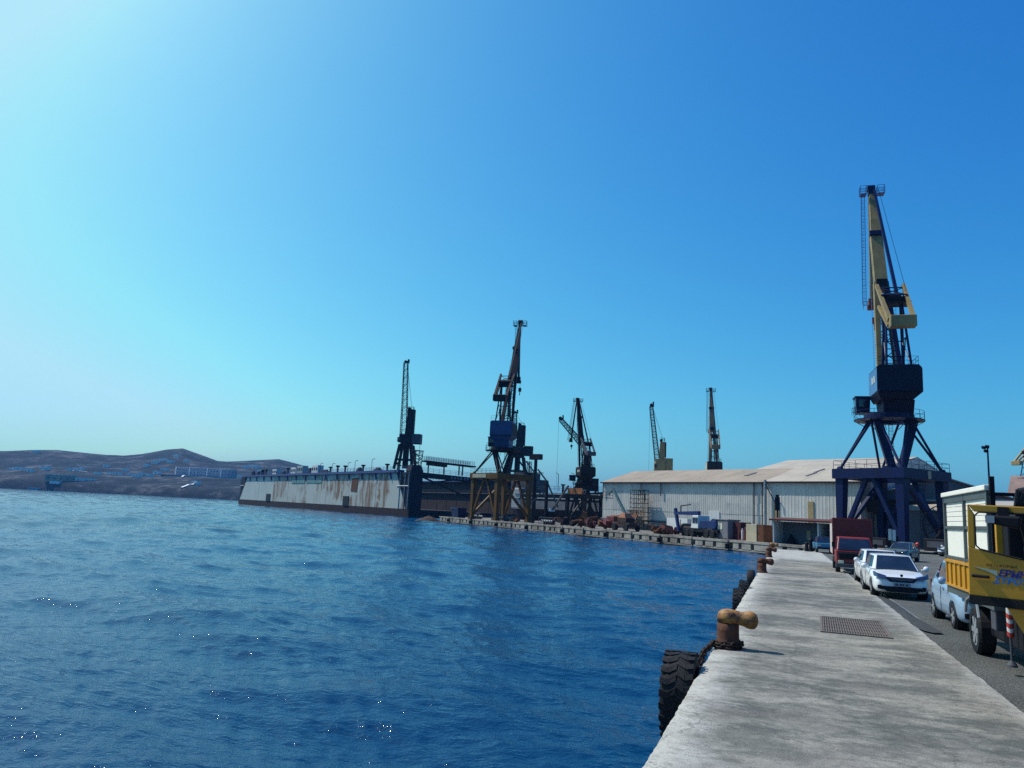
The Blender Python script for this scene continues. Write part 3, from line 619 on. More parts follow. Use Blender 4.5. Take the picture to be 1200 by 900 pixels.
def lattice_crane(label, loc, S, slew, m, mhouse, jib_h, jib_reach, legs=True, z0=0, th=24.6, foot_z=13.8, cwside=1, ms=None, group='lattice jib tower cranes of the dockyard'):
    t = thing('tower_crane', label, 'crane', loc, 0, group); t.scale = S if isinstance(S, tuple) else (S, S, S); Ts = Matrix.Rotation(slew, 4, 'Z'); ms = ms or mhouse
    if legs:
        for a, b in ((-1,-1), (1,-1), (1,1), (-1,1)):
            q = MB(Ts); q.beam((a*3.1, b*3.1, -z0), (a*1.9, b*1.9, 10.5), .8, .8, .9, .9); q.build('leg', m, t)
        for z in (4.2, 10.5):
            q = MB(Ts); g = 3.1-1.2*z/10.5
            for a, b, c, d in ((-1,-1,1,-1), (1,-1,1,1), (1,1,-1,1), (-1,1,-1,-1)): q.beam((a*g, b*g, z), (c*g, d*g, z), .4, .6)
            q.build('portal_frame', m, t)
        q = MB(Ts); q.box((0, 0, 5.5), (1.7, 1.7, 10)); q.build('shaft', m, t)
    q = MB(Ts); q.lathe([(2.2, 10.7), (2.2, 11.2)], 18); q.build('slew_ring', m, t)
    q = MB(Ts); q.box((-.2, 0, 13.2), (4.2, 3.6, 3.6)); q.build('machinery_house', mhouse, t)
    q = MB(Ts); q.box((3.5, 0, 13.2), (2.9, 3.4, 4.2)); q.build('counterweight', ms, t)
    q = MB(Ts); q.hexa([(-.7,-1.1,15.0), (1.7,-1.1,15.0), (1.7,1.1,15.0), (-.7,1.1,15.0), (-.2,-.9,th), (1.5,-.9,th), (1.5,.9,th), (-.2,.9,th)]); q.build('tower', mhouse, t)
    q = MB(Ts); q.box((1.9, 0, (15.4+th)/2), (.6, 1.8, th-15.6)); q.build('tower_back', M['dark_steel'], t)
    q = MB(Ts); q.railing([(-.6,-1.0,th+.1), (1.6,-1.0,th+.1), (1.6,1.0,th+.1)], 1.0, .05, .7, 2); q.tube((.2,-.8,th+.4), (.2,.8,th+.4), .5, n=10); q.build('tower_head', M['dark_steel'], t)
    q = MB(Ts); q.box((-2.3, -1.2, 12.6), (1.2, 1.6, 2.0)); cb = q.build('cab', mhouse, t)
    q = MB(Ts); q.box((-2.3, -2.03, 12.9), (.9, .06, 1.0)); q.build('cab_window', M['glass'], cb)
    tip = Vector((-1.2-jib_reach, 0, jib_h)); q = MB(Ts); q.lattice((-1.2, 0, foot_z), tip, 2.0, 1.3, 20, .13, .07, (0,1,0)); q.build('lattice_jib', M['jib_dark'] if m is not M['tan'] else M['grey_steel'], t)
    q = MB(Ts); q.tube(tip+Vector((0,-.6,.3)), tip+Vector((0,.6,.3)), .6, n=10); q.box(tuple(tip+Vector((.9,0,.6))), (.5,1.0,1.6)); q.build('jib_head', M['jib_dark'], t)
    q = MB(Ts)
    for s in (-.6, .6): q.tube((.9, s, th+.6), tuple(tip+Vector((.4, s*.5, .2))), .04, n=4)
    q.build('pendant_ropes', M['jib_dark'], t)
    hk = MB(Ts); zr_ = 3; hk.tube(tip+Vector((-.5,0,0)), Vector((tip.x-.5, 0, zr_)), .045, n=4); hk.box((tip.x-.5, 0, zr_-.5), (.5,.5,1)); hk.build('hoist_rope', M['jib_dark'], t)
    return t
DO = Vector((-282.07, 351.19, 0)); DX = Vector((.80168, -.59775, 0)); DY = Vector((.59775, .80168, 0)); DL = 208.1   # floating dock frame
def DP(x, y, z=0): p = DO+DX*x+DY*y; return (p.x, p.y, z)
lattice_crane('dark lattice jib crane standing on top of the nearer floating dock wall', DP(196.8, 3.2, 14.3), (1.0, 1.0, .80), R(14), M['dark_steel'], M['dark_steel'], 46.5, 1.1, th=26.0, ms=M['grey_steel'])
lattice_crane('dark stubby tower crane close behind the ochre legged portal crane', DP(205.5, 43.5, 13.0), (1.1, 1.1, .82), R(14), M['dark_steel'], M['jib_dark'], 30.0, .5)
lattice_crane('tan crane with leaning lattice jib, left one of the two behind the warehouse roof', (-31.0, 204.2, 4.1), (.62, .62, .9), R(18), M['tan'], M['tan'], 30.5, 3.2, ms=M['tan'], z0=4.6, th=20.1)
lattice_crane('low dark lattice crane leaning left behind the small black portal crane', (-46.2, 183.0, -.06), .72, R(15), M['dark_steel'], M['dark_steel'], 35.0, 7.5, foot_z=27.0)

# ------------------------------------------------------------------ warehouses
M['clad'] = mat('corrugated wall sheet', (.52,.50,.45), .55, .0, var=.16, scale=.5, dirt=.25, rust=.03, streak=True)
M['clad_b'] = mat('corrugated wall sheet, older', (.46,.45,.42), .6, .0, var=.2, scale=.7, dirt=.45, rust=.08, streak=True)
M['clad_c'] = mat('corrugated wall sheet, pale', (.54,.53,.48), .55, .0, var=.14, scale=.6, dirt=.2, streak=True)
M['roof_old'] = mat('weathered roof sheet', (.30,.24,.18), .8, var=.22, scale=.25, dirt=.35)
M['roof_new'] = mat('pale roof sheet', (.39,.34,.275), .75, var=.15, scale=.25, dirt=.2)
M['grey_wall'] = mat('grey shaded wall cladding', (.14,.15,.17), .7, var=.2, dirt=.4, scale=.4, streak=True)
M['amber'] = mat('yellowed translucent sheet', (.34,.25,.12), .5, var=.2, dirt=.3, scale=1)
def rib_panel(x0, x1, z0, z1, y, pitch=.5, dep=.022):
    """corrugated sheet in the local XZ plane"""
    mb = MB(); n = max(1, round((x1-x0)/pitch)); V = []; F = []; s = (x1-x0)/n
    for i in range(n):
        a = x0+i*s
        for dx, dy in ((0,0), (.30,0), (.38,-dep), (.62,-dep), (.70,0)): V += [(a+dx*s, y+dy, z0), (a+dx*s, y+dy, z1)]
    V += [(x1, y, z0), (x1, y, z1)]; m = len(V)//2
    F = [(2*i, 2*i+2, 2*i+3, 2*i+1) for i in range(m-1)]
    return mb.add(V, F)
def warehouse(label, A, L, D, eave, rise, rows, cols, roofmat, base=2.2, mats=('clad',), wins=(), seed=1, rooflights=()):
    t = thing('warehouse', label, 'warehouse', tuple(A), math.atan2(E1.y, E1.x)); rnd = random.Random(seed)
    core = MB(); core.prism([(.15,.15,0), (.15,.15,eave-.1), (.15,D/2,eave+rise-.15), (.15,D-.15,eave-.1), (.15,D-.15,0)], (L-.3, 0, 0)); core.build('wall', M['clad_b'], t)
    b = MB(); b.box((L/2, .07, base/2), (L, .16, base)); b.build('base_wall', M['shed_wall'], t)
    hs = (eave-base)/rows
    for r in range(rows):
        for c in range(cols):
            p = rib_panel(c*L/cols+.01, (c+1)*L/cols-.01, base+r*hs-.06, base+(r+1)*hs, .02-.03*(r%2)-rnd.uniform(0,.02)); p.build('wall_panel', M[rnd.choice(mats)], t)
    for sgn in (0, 1):
        n = max(4, round(L/3.5))
        for i in range(n):
            x0, x1 = i*L/n-(.3 if i == 0 else 0), (i+1)*L/n+(.3 if i == n-1 else 0)-.03; o = rnd.uniform(0, .03)
            y0, y1 = (-.4, D/2) if sgn == 0 else (D+.4, D/2); z0 = eave-.4*rise/(D/2)
            q = MB(); q.add([(x0,y0,z0+o), (x1,y0,z0+o), (x1,y1,eave+rise+o), (x0,y1,eave+rise+o), (x0,y0,z0+o+.1), (x1,y0,z0+o+.1), (x1,y1,eave+rise+o+.1), (x0,y1,eave+rise+o+.1)], [(3,2,1,0), (4,5,6,7), (0,1,5,4), (1,2,6,5), (2,3,7,6), (3,0,4,7)]); q.build('roof_panel', roofmat, t)
    q = MB(); q.tube((-.3,-.5,eave-.12), (L+.3,-.5,eave-.12), .13, n=8); q.build('gutter', M['dark_steel'], t)
    for x, w_, u in rooflights:
        z = eave+rise*u; q = MB(); y = D/2*u; k = rise/(D/2); q.hexa([(x,y,z+.16), (x+w_,y,z+.16), (x+w_+.4,y+2.2,z+.16+2.2*k), (x+.4,y+2.2,z+.16+2.2*k), (x,y,z+.24), (x+w_,y,z+.24), (x+w_+.4,y+2.2,z+.24+2.2*k), (x+.4,y+2.2,z+.24+2.2*k)]); q.build('rooflight', M['grey_wall'], t)
    for x, w_, z0, z1, mm in wins:
        q = MB(); q.box((x, -.06, (z0+z1)/2), (w_, .14, z1-z0)); q.build('window', mm, t)
    return t
A1 = Vector((-34.88, 154.33, -.06)); L1 = 39.0
wh1 = warehouse('long low pitched warehouse clad in pale corrugated sheet behind the scaffold tower', A1, L1, 18, 9.0, 2.75, 4, 14, M['roof_old'], 1.9, ('clad', 'clad_b', 'clad'), [(28.3, 2.2, 2.0, 4.0, M['white_paint'])], 3, [(31.5,.7,.42)])
q = MB(); q.tube((0,-.35,1.75), (L1*.98,-.35,1.65), .16, n=8); q.build('pipe', M['grey_steel'], wh1)
for x in (.35, 10.9, 16, 36.6, 38.2):
    q = MB(); q.tube((x,-.32,.1 if x > 30 else 6.4), (x,-.32,8.8), .1, n=6); q.build('downpipe', M['grey_steel'], wh1)
B1 = A1+E1*39.08+E2*-.3; wh2 = warehouse('right warehouse with plain ribbed wall and three narrow amber strips', B1, 15.9, 18, 9.05, 2.9, 1, 9, M['roof_new'], .6, ('clad', 'clad', 'clad_c'), [(1.8, 1.0, 2.6, 6.0, M['amber']), (7.9, 1.0, 2.6, 6.0, M['amber']), (13.0, 1.0, 2.6, 6.0, M['amber'])], 5, [(5.2,.35,.3), (5.2,.35,.55), (11.5,.35,.3), (11.5,.35,.55)])
q = MB(); q.tube((.1,-.55,.1), (.1,-.55,9.3), .22, n=8); q.build('downpipe', M['light_steel'], wh2)
q = MB(); q.tube((.5,-1.1,8.6), (2.0,-.5,5.5), .09, n=6); q.tube((.1,-.5,8.7), (.5,-1.1,8.6), .09, n=6); q.build('wall_bracket', M['grey_steel'], wh2)
# big hall behind: its ridge shows over the right warehouse
def hall(name, label, A, e, L, W, eave, rise, wm, rm, open_front=False, cat='hall'):
    """gabled hall whose gable end is at A, facing -e"""
    t = thing(name, label, cat, tuple(A), math.atan2(e.y, e.x)-PI/2)
    q = MB(); q.prism([(-W/2,.1,0), (W/2,.1,0), (W/2,.1,eave), (0,.1,eave+rise), (-W/2,.1,eave)], (0, L-.2, 0)); q.build('wall', wm, t)
    n = 6
    for s in (-1, 1):
        for i in range(n):
            q = MB(); y0, y1 = i*L/n-(.3 if i == 0 else 0), (i+1)*L/n-.05; k = rise/(W/2)
            q.hexa([(s*(W/2+.5),y0,eave-.5*k+.02), (0,y0,eave+rise+.02), (0,y1,eave+rise+.02), (s*(W/2+.5),y1,eave-.5*k+.02), (s*(W/2+.5),y0,eave-.5*k+.2), (0,y0,eave+rise+.2), (0,y1,eave+rise+.2), (s*(W/2+.5),y1,eave-.5*k+.2)]); q.build('roof_panel', rm, t)
    return t
h1 = hall('hall', 'tallest pale gabled hall peeking over the right warehouse roof', Vector((.8, 168.0, -.06)), E1, 26, 30, 11.6, 3.6, M['clad'], M['roof_new'])
q = MB(); q.prism([(-2.2,-.05,12.0), (2.2,-.05,12.0), (0,-.05,13.6)], (0,.15,0)); q.build('vent', M['grey_wall'], h1)
# shaded workshop behind the blue crane
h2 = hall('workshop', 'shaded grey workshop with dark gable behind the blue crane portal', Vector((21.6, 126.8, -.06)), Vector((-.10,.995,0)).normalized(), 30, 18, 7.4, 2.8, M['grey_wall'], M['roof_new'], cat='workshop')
for x in (-8.2,-5.2,-2.0): q = MB(); q.box((x, -.02, 2.4), (2.4, .14, 4.4)); q.build('door', M['clad_b'] if x != -5.2 else M['grey_steel'], h2)
q = MB(); q.box((-3, -.9, 5.7), (15, 1.8, 1.9)); q.build('canopy', M['brown_steel'], h2)
for x in (-10,-7,-4,-1,2): q = MB(); q.tube((x,-1.6,0), (x,-1.6,4.8), .12, n=6); q.build('post', M['grey_steel'], h2)
for x in (-8,-5.5,-.5,5): q = MB(); q.box((x,-1.9,5.0), (.7,.2,.25)); q.build('canopy_lamp', M['white_paint'], h2)
annex = thing('annex', 'small pale annex roof showing through the right side of the blue portal', 'annex', (19.2, 122.8, -.06), R(-6))
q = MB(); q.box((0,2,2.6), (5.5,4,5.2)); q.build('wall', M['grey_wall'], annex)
q = MB(); q.hexa([(-3,-.3,5.2), (3,-.3,5.2), (3,4.3,7.0), (-3,4.3,7.0), (-3,-.3,5.35), (3,-.3,5.35), (3,4.3,7.15), (-3,4.3,7.15)]); q.build('roof', M['roof_new'], annex)
# brown building at right, beyond the truck
M['brown_wall'] = mat('brown plaster', (.36,.23,.16), .9, var=.25, dirt=.3, scale=.5)
M['brown_roof'] = mat('brown tiled roof', (.25,.17,.14), .9, var=.3, dirt=.3, scale=.6)
bb = thing('harbour_building', 'brown plastered building with grey brown roof behind the yellow truck', 'building', (44, 120, -.06), R(-18))
q = MB(); q.box((0,6,4), (30,12,8)); q.build('wall', M['brown_wall'], bb)
q = MB(); q.prism([(-15.6,-.6,8), (-15.6,6,11.0), (-15.6,12.6,8)], (31.2,0,0)); q.build('roof', M['brown_roof'], bb)
for k in range(8):
    for z in (1.8, 5.4):
        q = MB(); q.box((-13.5+k*3.8, -.03, z), (1.3,.12,1.8)); wdw = q.build('window', M['glass'], bb)
        q = MB(); q.box((-13.5+k*3.8, -.1, z-1.0), (1.6,.25,.12)); q.build('sill', M['shed_wall'], wdw)
lowb = thing('store_building', 'long low cream store with flat roof line between crane and truck', 'building', (30, 104, -.06), R(-14))
q = MB(); q.box((0,4,2.8), (15,8,5.6)); q.build('wall', M['brown_wall'], lowb)
q = MB(); q.hexa([(-7.8,-.3,5.6), (7.8,-.3,5.6), (7.8,8.3,6.6), (-7.8,8.3,6.6), (-7.8,-.3,5.8), (7.8,-.3,5.8), (7.8,8.3,6.8), (-7.8,8.3,6.8)]); q.build('roof', M['roof_new'], lowb)
for k in range(5): q = MB(); q.box((-6+k*3, -.03, 2.2), (1.3,.12,2.2)); q.build('window', M['glass'], lowb)
# low open shed with red roof at the far quay corner
sd = thing('open_shed', 'low open fronted shed with red roof and white dividing walls on the far quay', 'shed', tuple(Vector((-1.5, 99.6, -.06))), math.atan2(-.36, .93)); sd.scale = (.70, .8, 1)
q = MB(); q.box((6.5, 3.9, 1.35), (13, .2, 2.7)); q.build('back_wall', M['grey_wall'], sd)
for x in (0, 7.6, 9.7, 13.0): q = MB(); q.box((x, 2.0, 1.35), (.22, 3.6, 2.7)); q.build('dividing_wall', M['white_paint'], sd)
q = MB(); q.hexa([(-.5,-.4,2.75), (13.5,-.4,2.75), (13.5,4.2,3.0), (-.5,4.2,3.0), (-.5,-.4,2.95), (13.5,-.4,2.95), (13.5,4.2,3.2), (-.5,4.2,3.2)]); q.build('roof', mat('red shed roof', (.12,.045,.035), .8, var=.3, dirt=.4), sd)
q = MB(); q.box((4.6,3.75,1.2), (.7,.12,1.1)); q.build('door', M['cream'], sd)
q = MB(); q.add([(1.2,2.2,0),(2.6,2.6,0),(2.9,3.3,0),(1.4,3.4,0),(1.9,2.9,1.3)], [(0,1,4),(1,2,4),(2,3,4),(3,0,4),(0,3,2,1)]); tag(q.build('junk_pile', M['dark_steel'], sd), kind='stuff')
gp = MB(); rr_ = random.Random(3)
for i in range(9):
    for j in range(5): pass
def heap(name, label, c, rx, ry, h, m, seed=1, cat='heap'):
    rnd = random.Random(seed); mb = MB(); n = 14; rings = 6; V = [(c[0], c[1], c[2]+h)]
    for k in range(1, rings+1):
        for i in range(n):
            a = 2*PI*i/n; u = k/rings; V.append((c[0]+math.cos(a)*rx*u*(1+rnd.uniform(-.12,.12)), c[1]+math.sin(a)*ry*u*(1+rnd.uniform(-.12,.12)), c[2]+h*(1-u)**.9+rnd.uniform(-.06,.08)*h*(k < rings)))
    F = [(0, 1+i, 1+(i+1)%n) for i in range(n)]
    for k in range(rings-1): F += [(1+k*n+i, 1+(k+1)*n+i, 1+(k+1)*n+(i+1)%n, 1+k*n+(i+1)%n) for i in range(n)]
    mb.add(V, F); return tag(mb.build(name, m), label, cat)
heap('gravel_heap', 'grey gravel heap in front of the open red roofed shed', (4.2, 98.2, -.06), 2.4, 1.2, 1.0, M['yard'], 4)
# pole with dark box (signal)
sg = thing('signal_post', 'thin dark post carrying a tall black box at the corner of the red roofed shed', 'signal post', (-1.0, 104.4, -.06))
q = MB(); q.tube((0,0,0), (0,0,4.2), .1, n=8); q.build('post', M['dark_steel'], sg)
q = MB(); q.box((0,0,4.9), (.6,.5,1.7)); q.box((0,0,5.9), (.4,.4,.3)); q.build('signal_box', M['dark_steel'], sg, bevel=.05)

# ------------------------------------------------------------------ things on the far quay
def yardpt(px, off):                                # point on the far quay line (column px), `off` metres inland
    a = azpt(px); d = Vector((math.sin(a), math.cos(a), 0)); o = QA+qn*off; den = d.cross(qd).z; return d*(o.cross(qd).z/den)
def Y(px, off, z=-.06): p = yardpt(px, off); return (p.x, p.y, z)
QR = math.atan2(qd.y, qd.x)
def scaffold(label, loc, rz, w, d, h, n):
    t = thing('scaffold_tower', label, 'scaffold', loc, rz)
    for x in (-w/2, -w/6, w/6, w/2):
        for y in (0, d): q = MB(); q.tube((x,y,0), (x,y,h), .05, n=6); q.build('standard', M['dark_steel'], t)
    for k in range(1, n+1):
        z = h*k/n; q = MB()
        for y in (0, d): q.tube((-w/2-.2,y,z), (w/2+.2,y,z), .045, n=5)
        for x in (-w/2, w/2): q.tube((x,0,z), (x,d,z), .045, n=5)
        q.tube((-w/2,0,z-h/n), (-w/6,0,z), .03, n=4); q.tube((w/2,0,z-h/n), (w/6,0,z), .03, n=4); q.build('ledger', M['dark_steel'], t)
        q = MB(); q.box((0, d/2, z-.05), (w, d*.9, .05)); q.build('deck', M['tan' if k < 3 else 'rust'], t)
    return t
scaffold('tall pipe scaffold tower against the pale warehouse wall', tuple(A1+E1*12.0-E2*2.6), math.atan2(E1.y, E1.x), 3.1, 1.6, 7.4, 9)
scaffold('short narrow scaffold bay left of the tall scaffold tower', tuple(A1+E1*9.3-E2*1.5), math.atan2(E1.y, E1.x), 1.4, 1.1, 3.6, 4)
def wheels(t, xs, y, r, w=.35, m=None):
    for x in xs:
        for s in (-1, 1):
            q = MB(); q.lathe([(r*.55, s*y-w/2), (r*.9, s*y-w/2), (r, s*y-w/3), (r, s*y+w/3), (r*.9, s*y+w/2), (r*.55, s*y+w/2)], 16, (x, 0, r), 'y'); q.build('wheel', M['rubber'], t)
# articulated boom lift with green grey boom
bl = thing('boom_lift', 'wheeled boom lift with grey green knuckle boom raised left of the scaffold', 'boom lift', Y(733, 4), QR)
wheels(bl, (-1.6, 1.9), 1.1, .62)
q = MB(); q.box((0,0,1.0), (4.6,1.6,.7)); q.box((.2,0,1.7), (2.6,1.7,.9)); q.build('chassis', M['dark_yard'], bl, bevel=.08)
q = MB(); q.hexa([(-.9,-.8,2.1), (1.1,-.8,2.1), (1.1,.8,2.1), (-.9,.8,2.1), (-.4,-.6,2.9), (.6,-.6,2.9), (.6,.6,2.9), (-.4,.6,2.9)]); q.build('engine_cover', M['orange_paint'], bl, bevel=.06)
q = MB(); q.beam((.1,0,2.6), (-4.0,0,6.9), .35, .45, .28, .35); q.build('lower_boom', M['green_paint'], bl)
q = MB(); q.beam((-4.0,0,6.9), (-5.4,0,5.9), .26, .3); q.build('upper_boom', M['green_paint'], bl)
q = MB(); q.box((-5.6,0,5.3), (.9,1.4,.1)); q.railing([(-6,-.7,5.3), (-5.2,-.7,5.3), (-5.2,.7,5.3), (-6,.7,5.3), (-6,-.7,5.3)], 1.0, .03, .8, 2); q.build('basket', M['grey_steel'], bl)
bo = thing('boom_lift', 'boom lift with long horizontal orange arm reaching in front of the scaffold', 'boom lift', Y(722, 6.2), QR)
wheels(bo, (-1.6, 1.6), 1.1, .6)
q = MB(); q.box((0,0,1.0), (4.2,1.7,.7)); q.box((-.6,0,1.8), (2.4,1.7,1.0)); q.build('chassis', M['red_paint'], bo, bevel=.08)
q = MB(); q.beam((-1.6,0,2.2), (6.2,.2,2.55), .4, .45, .3, .35); q.build('arm', M['orange_paint'], bo)
q = MB(); q.box((6.6,.2,2.35), (1.0,1.4,.1)); q.railing([(6.1,-.5,2.35), (7.1,-.5,2.35), (7.1,.9,2.35), (6.1,.9,2.35)], 1.0, .03, .6, 2); q.build('basket', M['orange_paint'], bo)
# red scrap skips
def scrap(label, px, off, w, h, m, seed):
    rnd = random.Random(seed); p = Y(px, off); t = thing('scrap_pile', label, 'scrap pile', p, QR); 
    for i in range(9):
        q = MB(Matrix.Translation((rnd.uniform(-w/2,w/2), rnd.uniform(-.6,.6), rnd.uniform(.2,h*.6))) @ Matrix.Rotation(rnd.uniform(-.7,.7), 4, 'Y') @ Matrix.Rotation(rnd.uniform(0,3), 4, 'Z'))
        k = i % 3
        if k == 0: q.box((0,0,0), (rnd.uniform(.8,1.8), rnd.uniform(.4,1), rnd.uniform(.3,.9)))
        elif k == 1: q.tube((-.9,0,0), (.9,0,.1), rnd.uniform(.1,.3), n=8)
        else: q.prism([(-.8,0,-.3), (.9,0,-.4), (.5,0,.6), (-.4,0,.7)], (0,.2,0))
        q.build('scrap_piece', rnd.choice([m, M['dark_yard'], M['rust'], m]), t)
    return t
scrap('reddish scrap pile below the raised boom, at the quay edge', 712, 3.2, 4.4, 2.4, M['red_paint'], 1)
scrap('dark red scrap heap right of the scaffold foot', 771, 3.5, 3.0, 1.6, M['dark_yard'], 2)
scrap('low brown scrap pile left of the blue crane truck', 783, 3.2, 3.0, 1.3, M['red_paint'], 3)
scrap('tangle of dark scrap under the small black portal crane', 680, 4.0, 6.0, 2.6, M['dark_steel'], 4)
scrap('heap of dark steel parts between the legs of the small black portal crane', 689, 7.0, 7.0, 4.4, M['dark_steel'], 14)
scrap('dark steel pile left of the small black portal crane', 658, 4.0, 5.0, 2.4, M['dark_steel'], 5)
scrap('red and grey machine parts right of the black crane leg', 693, 3.4, 3.0, 2.0, M['red_paint'], 8)
scrap('bits of pale steel on the quay under the ochre crane', 600, 5, 7, 1.3, M['grey_steel'], 6)
scrap('low pile of plates left of the ochre crane', 560, 5, 6, 1.2, M['grey_steel'], 7)
# red tank
tk = thing('tank', 'dark red drum tank lying beside the blue crane truck', 'tank', Y(808, 4.6), QR)
q = MB(); q.tube((-1.3,0,.95), (1.3,0,.95), .85, n=20); q.build('drum', M['dark_yard'], tk, bevel=.05)
q = MB(); q.box((-.8,0,.15), (.2,1.4,.4)); q.box((.8,0,.15), (.2,1.4,.4)); q.build('cradle', M['dark_steel'], tk)
# blue crane truck
ct = thing('crane_truck', 'blue mobile crane with folded boom pointing left, parked before the warehouse', 'mobile crane', Y(827, 3.4), QR)
wheels(ct, (-2.6,-1.5,1.6,2.8), 1.1, .52)
q = MB(); q.box((0,0,.95), (7.4,2.0,.45)); q.build('chassis', M['dark_steel'], ct)
q = MB(); q.hexa([(-1.9,-1.1,1.2), (-.3,-1.1,1.2), (-.3,1.1,1.2), (-1.9,1.1,1.2), (-1.6,-1.0,3.0), (-.4,-1.0,3.0), (-.4,1.0,3.0), (-1.6,1.0,3.0)]); cb = q.build('cab', M['white_paint'], ct, bevel=.06)
for x in (-1.3,-.7): q = MB(); q.box((x,-1.06,2.3), (.45,.08,.8)); q.build('cab_window', M['glass'], cb)
q = MB(); q.box((1.6,0,1.8), (3.0,1.9,1.1)); q.tube((2.6,-.9,1.9), (2.6,.9,1.9), .75, n=14); q.build('engine_house', M['blue_machine'], ct, bevel=.08)
q = MB(); q.beam((-1.4,0,3.3), (-7.0,0,3.2), .5, .6, .35, .4); q.build('boom', M['blue_machine'], ct)
q = MB(); q.beam((-6.9,0,3.9), (-6.0,0,.6), .35, .4); q.build('boom_tip', M['blue_machine'], ct)
q = MB(); q.path([(-5.6,0,3.3), (-5.6,0,4.3), (-3.4,0,4.5)], .1, 6); q.build('hose_frame', M['grey_steel'], ct)
# site cabin, doors, gas rack, boxes
sc = thing('site_cabin', 'grey site cabin with small window beside the gas bottle rack', 'site cabin', Y(851, 3.8), QR)
q = MB(); q.box((0,0,1.3), (3.0,2.0,2.4)); q.box((0,0,2.58), (3.2,2.2,.14)); q.build('wall', mat('cabin grey', (.16,.16,.18), .6, var=.2), sc, bevel=.04)
for x in (-.3,.25): q = MB(); q.box((x,-1.02,1.7), (.35,.06,.8)); q.build('window', M['pale_window'], sc)
for i, px in enumerate((800, 835)):
    q = thing('white_container', ['white container left of the blue crane truck cab','white container right of the blue crane truck'][i], 'container', Y(px, 8.5), QR)
    b = MB(); b.box((0,0,1.25), (5.2 if i == 0 else 3.0,2.2,2.4)); b.build('wall', M['white_paint'], q, bevel=.03)
    b = MB(); b.box((0,-1.13,1.25), (.08,.05,2.2)); b.box((.9,-1.13,1.25), (.06,.05,2.2)); b.build('door_bar', M['grey_steel'], q)
gr = thing('gas_bottle_rack', 'red gas bottle rack with pale bottles on the far quay', 'gas rack', Y(876, 3.2), QR)
q = MB(); q.box((0,.5,.9), (2.2,.08,1.7)); q.box((0,0,.08), (2.2,1.1,.12))
for x in (-1.1,1.1): q.box((x,0,.7), (.08,1.1,1.3))
q.build('frame', M['red_paint'], gr)
for x in (-.7,-.25,.25,.7): q = MB(); q.tube((x,-.2,.15), (x,-.2,1.35), .17, n=10); q.tube((x,-.2,1.35), (x,-.2,1.6), .09, n=8); q.build('bottle', M['red_paint'] if abs(x) < .5 else M['white_paint'], gr)
cr = thing('dark_container', 'dark maroon open container left of the gas bottle rack', 'container', Y(867, 4.6), QR)
q = MB(); q.box((0,0,1.2), (2.4,1.8,2.3)); q.build('wall', mat('maroon', (.06,.015,.02), .7, var=.3), cr, bevel=.03)
cr = thing('tarpaulin_booth', 'tan and rust striped booth at the right end of the pale warehouse', 'booth', Y(890, 2.8), QR)
q = MB(); q.box((-.6,0,1.1), (1.9,1.6,2.2)); q.build('wall', M['cream'], cr, bevel=.03)
q = MB(); q.box((.9,.05,1.08), (1.1,1.5,2.15)); q.build('curtain', M['rust'], cr)
# two dark mooring posts on the near quay end, and yard clutter behind
for i, (x, y, h_) in enumerate(((1.75, 75.6, .8), (2.1, 76.0, 1.15))):
    t = thing('mooring_post', ['shorter of two dark posts at the far end of the near quay','taller of two dark posts at the far end of the near quay'][i], 'post', (x, y, 0), 0, 'dark posts at the end of the quay')
    q = MB(); q.lathe([(.2,0), (.17,.1), (.15,h_*.7), (.2,h_*.78), (.2,h_*.92), (.12,h_)], 14); q.build('shaft', M['dark_steel'], t, smooth=False)

# ------------------------------------------------------------------ floating dock
M['dock_pale'] = mat('dock wall pale green grey paint', (.40,.45,.42), .6, var=.12, scale=.15, dirt=.3, streak=True)
def rusty_mat(name, base, amount):
    m, nt, b = new_mat(name); v = _coord(nt, obj=False); vs = _coord(nt, (1,1,.12), obj=False)
    n1 = _tex(nt, 'ShaderNodeTexNoise', .5, 10, .75, vs); n2 = _tex(nt, 'ShaderNodeTexNoise', .09, 4, .6, v); n3 = _tex(nt, 'ShaderNodeTexNoise', 1.6, 8, .7, v)
    c = _mix(nt, _ramp(nt, n2.outputs[0], .4, .6), base, [k*.85 for k in base])
    f = _ramp(nt, n1.outputs[0], .60-amount, .66-amount); g = _ramp(nt, n2.outputs[0], .46, .54)
    f2 = _mix(nt, 1.0, f, g, 'MULTIPLY'); c = _mix(nt, f2, c, (.17,.10,.06))
    c = _mix(nt, _ramp(nt, n3.outputs[0], .66, .70), c, (.05,.035,.03))
    nt.links.new(c, b.inputs['Base Color']); b.inputs['Roughness'].default_value = .75; return m
M['dock_rusty'] = rusty_mat('dock wall streaked with rust', (.38,.41,.37), .13)
M['dock_hull'] = mat('dock pontoon dark rusty steel', (.022,.012,.014), .8, var=.5, rust=.3, scale=.4)
M['dock_navy'] = mat('dock interior navy steel', (.006,.007,.018), .7, var=.4, rust=.12, scale=.4, streak=True)
M['dock_band'] = mat('dock railing band blue', (.02,.05,.17), .6, var=.3, scale=.5, dirt=.3)
M['dock_teal'] = mat('faded teal paint', (.10,.22,.21), .6, var=.2)
M['dock_brown'] = mat('brown striped inner steel', (.035,.023,.022), .8, var=.5, scale=.35, rust=.25, streak=True)
dk = thing('floating_dock', 'huge floating dry dock with pale rust streaked outer wall and dark open end', 'floating dock', DP(0,0), math.atan2(DX.y, DX.x))
q = MB(); q.box((DL/2, 24, -1.1), (DL, 48, 4.4)); q.build('pontoon', M['dock_hull'], dk)
q = MB(); q.box((DL/2, 2.2, 7.1), (DL-1.5, 3.8, 12.1)); q.build('near_wing_wall', M['dock_navy'], dk)
